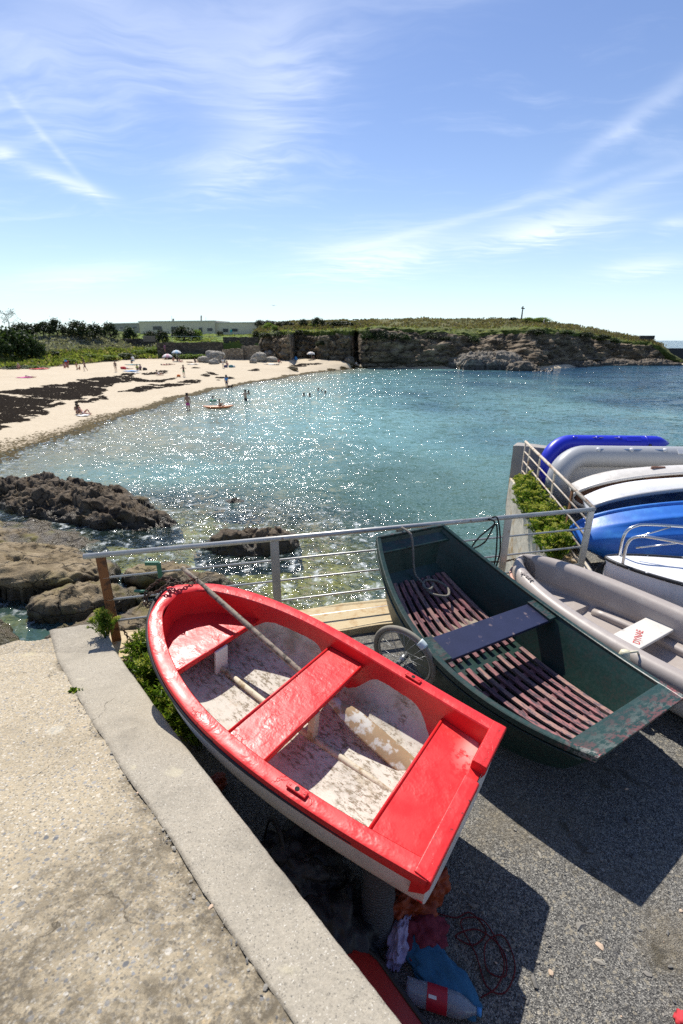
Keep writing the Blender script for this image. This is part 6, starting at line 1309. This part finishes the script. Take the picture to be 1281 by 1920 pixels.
# towels, bags, parasols, canoe, float, dog
def towel(label, u, v, wpx, hpx, c, yaw=0):
    p = on_beach(u, v); sc = p.y/840; V = [[(a-.5)*wpx*sc, (b_-.5)*1.1*hpx, .045+.03*math.sin(a*9+b_*5)] for a in np.linspace(0, 1, 12) for b_ in np.linspace(0, 1, 8)]; o = mk('towel', V, gridF(12, 8), cmat(c)); o.location = p; o.rotation_euler = (0, 0, R(yaw)); sm = o.modifiers.new('thickness', 'SOLIDIFY'); sm.thickness = .02; tag(o, label, 'towel')
for a in (('red towel under the person at the back of the sand', 74, 692, 26, 1.6, RED_, 0), ('pink towel near the left edge of the sand', 48, 708, 22, 1.5, PNK, 5), ('white towel under the sunbather nearest the water', 158, 779, 17, 1.1, WHT, 10), ('large white towel below the cliff pillar', 510, 683, 26, 2.2, WHT, 0), ('pale blue towel left of the lime top', 246, 696, 20, 1.8, BLU, -5), ('white towel right of the lime top', 256, 699, 12, 1.2, WHT, 0), ('dark teal blanket under the pushchair group', 248, 684, 20, 1.6, TEA, 0), ('white towel with dark clothes by the boulders', 362, 683, 18, 1.4, WHT, 0)): towel(*a)
def bag(label, u, v, w_, h_, c, seed):
    p = on_beach(u, v); s = p.y/840; o = boulder(label, (0, 0, 0), (w_*s*.5, w_*s*.4, h_*s*.55), cmat(c), seed, sub=3, bl=.25); o.location = (p.x, p.y, p.z+h_*s*.35); o.name = 'beach_bag'; o['category'] = 'bag'
for k, a in enumerate((('blue beach bag left of the man in white', 424, 689, 6, 5, NAV), ('teal beach bag right of the man in white', 433, 689, 7, 5, TEA), ('white beach bag right end of the row by the man in white', 439, 689, 5, 4, WHT), ('blue rucksack on the sand below the cliff', 555, 675, 5, 6, BLU), ('dark blue bag beside the rucksack below the cliff', 548, 674, 5, 3, NAV), ('red bag by the woman in the green skirt', 335, 706, 7, 4, ORG), ('red and white beach bags by the lime top', 232, 692, 10, 5, RED_), ('dark bag right of the lime top group', 272, 694, 7, 5, BLK), ('pale folded pushchair hood among the blankets', 250, 677, 6, 8, WHT))): bag(*a, 20+k)
def parasol(label, u, v, ut, vt, wpx, ca, cb_):
    p = on_beach(u, v); sc = p.y/840; top = siteY(ut, vt, p.y); root = thing('parasol', label, 'parasol', p); H_ = top.z-p.z; lean = top.x-p.x; r = wpx*sc*.5; b = MB(); rr = []
    for q in np.linspace(0, 1, 8): rr.append([[lean+max(.02, r*math.sin(q*1.35)/math.sin(1.35))*math.cos(a), r*math.sin(q*1.35)/math.sin(1.35)*math.sin(a)+.0, H_-r*.75*(1-math.cos(q*1.35))*1.0-(.04*r if k % 2 else 0)*q] for k, a in enumerate(np.linspace(0, 2*math.pi, 17)[:-1])])
    rr = np.array(rr); n = 8; F = gridF(8, 16, True); mi = (np.arange(16)//2 % 2)[None].repeat(7, 0).ravel(); mk('canopy', rr.reshape(-1, 3), F, None, root, False, mats=[cmat(ca), cmat(cb_)], mi=mi)
    MB().tube([[0, 0, -.1], [lean, 0, H_+.08]], .03, 6).obj('pole', M_PVCW, root, True)
PAL, PKL, CRM = ('pale blue', (.45, .62, .72)), ('pale pink', (.72, .42, .44)), ('cream', (.66, .58, .50))
parasol('pink and white beach parasol low over the sand', 313, 674, 313.5, 663.5, 18, PKL, WHT); parasol('pale blue beach parasol taller than the pink one', 332, 677, 330.5, 656.5, 16, PAL, WHT); parasol('cream beach parasol below the cliff', 585, 674, 583, 659.5, 14, CRM, WHT)
rc = thing('beach_chair', 'red beach chair with blue cushion behind the two sunbathers', 'chair', on_beach(125, 687)); MB().box((0, .25, .6), (.6, .06, .8), (R(-15), 0, 0)).obj('backrest', cmat(RED_), rc); MB().box((0, 0, .25), (.6, .55, .06)).obj('seat', cmat(RED_), rc); MB().box((-.1, .2, .95), (.4, .16, .3)).obj('cushion', cmat(BLU), rc)
for q_ in (-.27, .27): MB().box((q_, 0, .12), (.05, .5, .26)).obj('leg', M_STEEL, rc)
q = site(410, 765.5, SEA); cn = thing('canoe', 'orange sit on top canoe with a child aboard in the shallows', 'canoe', (q.x, q.y, SEA+.02), (0, 0, R(14))); M_ORG = simple('faded orange plastic', (.66, .22, .07), .5, .15, 2, 0)
rr = [[[x*1.48, (1-abs(x)**2.4)**.7*.33*math.cos(a)+0, .10+.16*abs(x)**3+(.12 if math.sin(a) > 0 else .16)*math.sin(a)*(1-abs(x)**4+.05)] for a in np.linspace(0, 2*math.pi, 18)[:-1]] for x in np.linspace(-.995, .995, 34)]
MB().loft(np.array(rr)).obj('hull', M_ORG, cn, True); MB().tube([[.0, -.2, .24], [.3, 0, .235], [.0, .2, .24]], .03, 6).obj('seat_rim', simple('dark orange plastic', (.40, .10, .03), .5, .15, 2, 0), cn, True)
q2 = cn.matrix_world if False else Vector((q.x+.15, q.y+.03, SEA+.16)); person('child sitting on the orange canoe', 'sit', 0, 0, 110, 1, 0, [(TR, BLK)], 1.25, P=q2)
q = site(400, 752, SEA); fl = thing('swim_ring', 'green inflatable ring with a child in it near the canoe', 'float', (q.x, q.y, SEA+.08)); MB().tube([[.30*math.cos(a), .30*math.sin(a), .0] for a in np.linspace(0, 2*math.pi, 24, endpoint=False)], .09, 10, closed=True).obj('tube', simple('green vinyl', (.04, .26, .14), .4, .1, 3, 0), fl, True)
person('child in a white top floating in the green ring', 'sit', 0, 0, 60, 0, 0, [(ST_, WHT)], 1.2, P=(q.x, q.y, SEA-.15))
dg_p = on_beach(432, 730); V = [(0, .32, .42), (0, .0, .44), (0, -.30, .45), (0, -.42, .60), (0, -.56, .62)]; E_ = [(0, 1), (1, 2), (2, 3), (3, 4)]; rd = [.10, .115, .13, .085, .05]
for sx_ in (-.08, .08):
    for (yy, par, kk) in ((.32, 0, .05), (-.30, 2, -.03)): n_ = len(V); V += [(sx_, yy, .30), (sx_, yy+kk, .16), (sx_, yy, .02)]; rd += [.06, .035, .03]; E_ += [(par, n_), (n_, n_+1), (n_+1, n_+2)]
n_ = len(V); V += [(0, .46, .50), (0, .58, .60), (.05, -.44, .70), (-.05, -.44, .70)]; rd += [.03, .018, .025, .025]; E_ += [(0, n_), (n_, n_+1), (3, n_+2), (3, n_+3)]
dgm = skinned(V, E_, rd, 1); dgm.materials.append(simple('dark brown fur', (.035, .022, .014), .8, .3, 12, 0)); dgo = bpy.data.objects.new('dog', dgm); COL.objects.link(dgo); dgo.location = dg_p; dgo.rotation_euler = (0, 0, R(60)); tag(dgo, 'dark dog at the feet of the man in the blue shirt', 'dog')
q = siteY(513, 573, 120); gu = thing('gull', 'single gull gliding above the cliff', 'bird', q, (R(12), 0, R(30))); V = [(0, .26, 0), (0, .10, 0), (0, -.16, 0), (0, -.30, .03), (0, -.38, .02), (.3, 0, .12), (.72, .10, .02), (-.3, 0, .12), (-.72, .10, .02)]
gm = skinned(V, [(0, 1), (1, 2), (2, 3), (3, 4), (1, 5), (5, 6), (1, 7), (7, 8)], [.03, .07, .07, .05, .015, .035, .012, .035, .012], 1); gm.materials.append(cmat(WHT)); go_ = bpy.data.objects.new('body', gm); COL.objects.link(go_); go_.parent = gu

# ================================================================== THINGS LYING UNDER THE RED DINGHY
def crumple(name, label, cat, size, mat, seed, loc, rot=(0, 0, 0), amp=.35, sub=5, parent=None, fr=2.4):
    bm = bmesh.new(); bmesh.ops.create_icosphere(bm, subdivisions=sub, radius=1); V = np.array([v.co[:] for v in bm.verts]); F = [[v.index for v in f.verts] for f in bm.faces]; bm.free()
    rdg = 1-np.abs(fbm(V*fr*.6+seed, 3, .5, seed)); d = 1+amp*(rdg-.75)+amp*.5*fbm(V*fr*1.6+seed, 3, .5, seed+3); V = V*d[:, None]; V[:, 2] = np.where(V[:, 2] < 0, V[:, 2]*.55, V[:, 2]); V = V*np.array(size)
    o = mk(name, V, F, mat, parent); o.location = loc; o.rotation_euler = rot
    return tag(o, label, cat) if label else o
M_BLKN = simple('black nylon', (.012, .012, .014), .6, .3, 6, .3, 60, .003); M_ORN = simple('orange tarpaulin', (.25, .036, .006), .6, .2, 5, .3, 30, .004); M_BLT = simple('blue towelling', (.025, .12, .22), .9, .25, 10, .5, 80, .004); M_MAR = simple('maroon fabric', (.16, .015, .03), .85, .2, 6, .3, 40, .004); M_LIL = simple('lilac fabric', (.36, .31, .46), .85, .15, 6, .3, 40, .004)
bg = thing('rucksack', 'crumpled black rucksack in the shade under the red dinghy', 'bag', (-.30, 1.72, 0)); crumple('bag', None, None, (.27, .20, .26), M_BLKN, 2, (0, 0, .12), (.2, .1, .5), .4, parent=bg); crumple('flap', None, None, (.20, .15, .10), M_BLKN, 5, (.10, -.05, .24), (.1, .3, .2), .4, parent=bg)
MB().tube(spline([(-.16, .12, .10), (-.10, .16, .33), (-.02, .02, .38), (.02, -.12, .22)], 40), [.016]*40, 8, flat=.4).obj('strap', M_BLKN, bg, True); crumple('pocket', None, None, (.11, .06, .09), simple('grey nylon', (.075, .078, .082), .5, .2, 7, .2), 8, (.05, -.22, .16), (.3, 0, .5), .3, 4, bg)
tag(crumple('wetsuit', 'black wetsuit heaped beside the rolled mat', 'wetsuit', (.20, .26, .16), M_BLKN, 13, (-.04, 1.50, .09), (.1, .1, .3), .45), 'black wetsuit heaped beside the rolled mat', 'wetsuit')
m_, t_ = material('ribbed grey foam'); wv = t_.new('ShaderNodeTexWave'); wv.bands_direction = 'Z'; wv.inputs['Scale'].default_value = 24; wv.inputs['Distortion'].default_value = 5; wv.inputs['Detail Scale'].default_value = 4; t_.put(wv.inputs['Vector'], t_.obj); pset(t_, t_.mix(wv.outputs['Fac'], (.045, .048, .055), (.10, .105, .115)), .8, t_.bump(wv.outputs['Fac'], .8, .008))
rm = thing('rolled_mat', 'ribbed grey rolled mat standing under the stern of the red dinghy', 'mat', (.17, 1.49, 0), (R(-17), R(4), 0)); rr = [[[(.082+.004*math.sin(z*60))*math.cos(a), (.066)*math.sin(a), z] for a in np.linspace(0, 2*math.pi, 32, endpoint=False)] for z in np.linspace(.02, .42, 24)]
b = MB(); b.loft(np.array(rr), True, False); b.loft(np.array(rr)[::-1]*[.86, .84, 1], True, False); b.add(np.vstack([np.array(rr)[-1], np.array(rr)[-1]*[.86, .84, 1]]), [[i, (i+1) % 32, 32+(i+1) % 32, 32+i] for i in range(32)]); b.obj('roll', m_, rm, True)
crumple('tarpaulin', 'crumpled orange tarpaulin bag under the stern corner of the red dinghy', 'bag', (.10, .085, .14), M_ORN, 21, (.48, 1.70, .07), (.1, .2, .6), .34, fr=1.7); crumple('life_jacket', 'orange life jacket wedged below the hull of the red dinghy', 'life jacket', (.16, .10, .10), M_ORN, 27, (.36, 1.63, .06), (.2, 0, .2), .45)
crumple('fabric', 'maroon cloth next to the blue swim towel', 'cloth', (.13, .12, .06), M_MAR, 33, (.40, 1.50, .03), (0, 0, .6), .45); crumple('fabric', 'lilac cloth tucked against the rolled mat', 'cloth', (.055, .13, .07), M_LIL, 35, (.29, 1.47, .03), (0, 0, -.4), .35)
crumple('towel', 'damp blue swim towel lying on the asphalt in the shadow', 'towel', (.20, .105, .055), M_BLT, 37, (.46, 1.33, .03), (0, 0, -.75), .28, fr=1.7); crumple('orange_float', 'faded orange float lying under the port side of the red dinghy', 'float', (.10, .07, .06), M_ORN, 41, (-.86, 2.32, .05), (0, 0, .6), .3)
cnr = thing('red_canoe', 'dark red plastic canoe end with black edging below the concrete kerb', 'canoe', (.18, 1.05, .0)); M_RDP = simple('dark red moulded plastic', (.30, .016, .012), .45, .12, 2, .15, 12, .004); M_BKP = simple('black plastic edging', (.012, .012, .013), .5, .2, 6, .1)
dA = np.array([.62, -.78]); nA = np.array([.78, .62]); rows = []; el_ = []
for s_ in np.linspace(-.40, 1.25, 40):
    wv_ = .175*min(1, max(.02, (s_+.405)/.20))**.45+.02*max(0, s_); c = np.array([-.03, .02])+dA*s_; rows.append([[*(c+nA*(wv_*y)), .17+.05*(1-y*y)-.03*max(0, -s_)] for y in np.linspace(-1, 1, 15)]); el_.append([*(c+nA*wv_), .165])
rows = np.array(rows); b = MB(); b.add(rows.reshape(-1, 3), gridF(40, 15)[:, ::-1]); 
for e_ in (0, -1): b.add(np.array([[rows[i, e_], rows[i, e_]*[1, 1, 0]+[0, 0, .01]] for i in range(40)]).reshape(-1, 3), gridF(40, 2))
b.add(np.array([[p, p*[1, 1, 0]+[0, 0, .01]] for p in rows[0]]).reshape(-1, 3), gridF(15, 2)); b.obj('deck', M_RDP, cnr, True); MB().tube(np.vstack([rows[::-1, 0], rows[0], rows[:, -1]]), .013, 8).obj('edging', M_BKP, cnr, True)
m_, t_ = material('clear plastic bottle'); pset(t_, (.55, .60, .68), .12, t_.bump(t_.noise(t_.obj, 30, 3), .4, .006), .5); t_.put(t_.b.inputs['Transmission Weight'], .55); t_.put(t_.b.inputs['Alpha'], .8)
bt = thing('water_bottle', 'empty plastic bottle with a red label lying on the asphalt', 'bottle', (.44, 1.235, .052), (0, R(90), R(-14))); lathe = lambda pr, n=28: np.array([[[r*math.cos(a), r*math.sin(a), z] for a in np.linspace(0, 2*math.pi, n, endpoint=False)] for r, z in pr])
MB().loft(lathe([(.03, -.15), (.044, -.145), (.046, -.13), (.044, -.10), (.046, -.07), (.046, .06), (.044, .09), (.032, .125), (.017, .15), (.014, .165)])).obj('bottle', m_, bt, True); lbl = MB().loft(lathe([(.0468, -.055), (.0468, .035)]), True, False).obj('label', simple('red paper label', (.42, .012, .03), .5, .05, 9, 0), bt, True)
MB().tube([[0, 0, .165], [0, 0, .185]], .0155, 14).obj('cap', cmat(BLU), bt, True); MB().box((-.042, -.018, -.03), (.004, .012, .035), (0, 0, .4)).obj('label_mark', cmat(WHT), lbl)
pts = [(.50, 1.60, .008), (.60, 1.58, .008), (.68, 1.60, .012), (.74, 1.52, .008), (.66, 1.46, .01), (.58, 1.50, .008), (.70, 1.52, .018), (.80, 1.44, .008), (.78, 1.34, .008), (.70, 1.36, .012), (.72, 1.46, .02), (.82, 1.50, .008), (.84, 1.38, .008), (.76, 1.28, .008), (.68, 1.30, .01), (.66, 1.42, .016), (.62, 1.56, .012), (.74, 1.56, .016), (.79, 1.40, .016), (.73, 1.30, .016), (.64, 1.26, .008)]
rope('cord', 'thin red cord tangled on the asphalt in the shadow of the red dinghy', pts, .0034, M_ROPER, n=260, cat='cord')
crumple('plastic_scrap', 'bright red scrap of plastic at the bottom right corner', 'litter', (.035, .028, .02), cmat(RED_), 51, (1.515, 1.185, .012), (0, 0, .4), .5, 3)
rp_ = [tuple(My @ Vector(q_)) for q_ in ((2.46, -.02, .06), (2.56, .03, .02), (2.66, .05, -.04))]; chain('chain', 'short chain at the bow of the grey dinghy', [rp_[0], rp_[1], rp_[2], (1.60, 4.72, .53), (1.56, 4.76, .50)], .03, .0045)
rope('rope', 'pale rope heaped between the blue dinghy and the railing corner', [(2.62, 4.62, .08), (2.72, 4.72, .10), (2.86, 4.70, .12), (2.78, 4.60, .14), (2.68, 4.68, .15), (2.82, 4.78, .13), (2.95, 4.72, .09)], .016, M_ROPEW)
rope('rope', 'teal cord tied around the second rail of the rusty railing', [tuple(v3(FB+d2*.95, .62)+[.0, .05, .02]), tuple(v3(FB+d2*.97, .55)+[.05, .0, 0]), tuple(v3(FB+d2*.9, .48)+[.03, .05, 0]), tuple(v3(FB+d2*1.0, .40)+[.06, 0, 0])], .012, simple('teal cord', (.03, .22, .20), .8, .2, 20, .3))
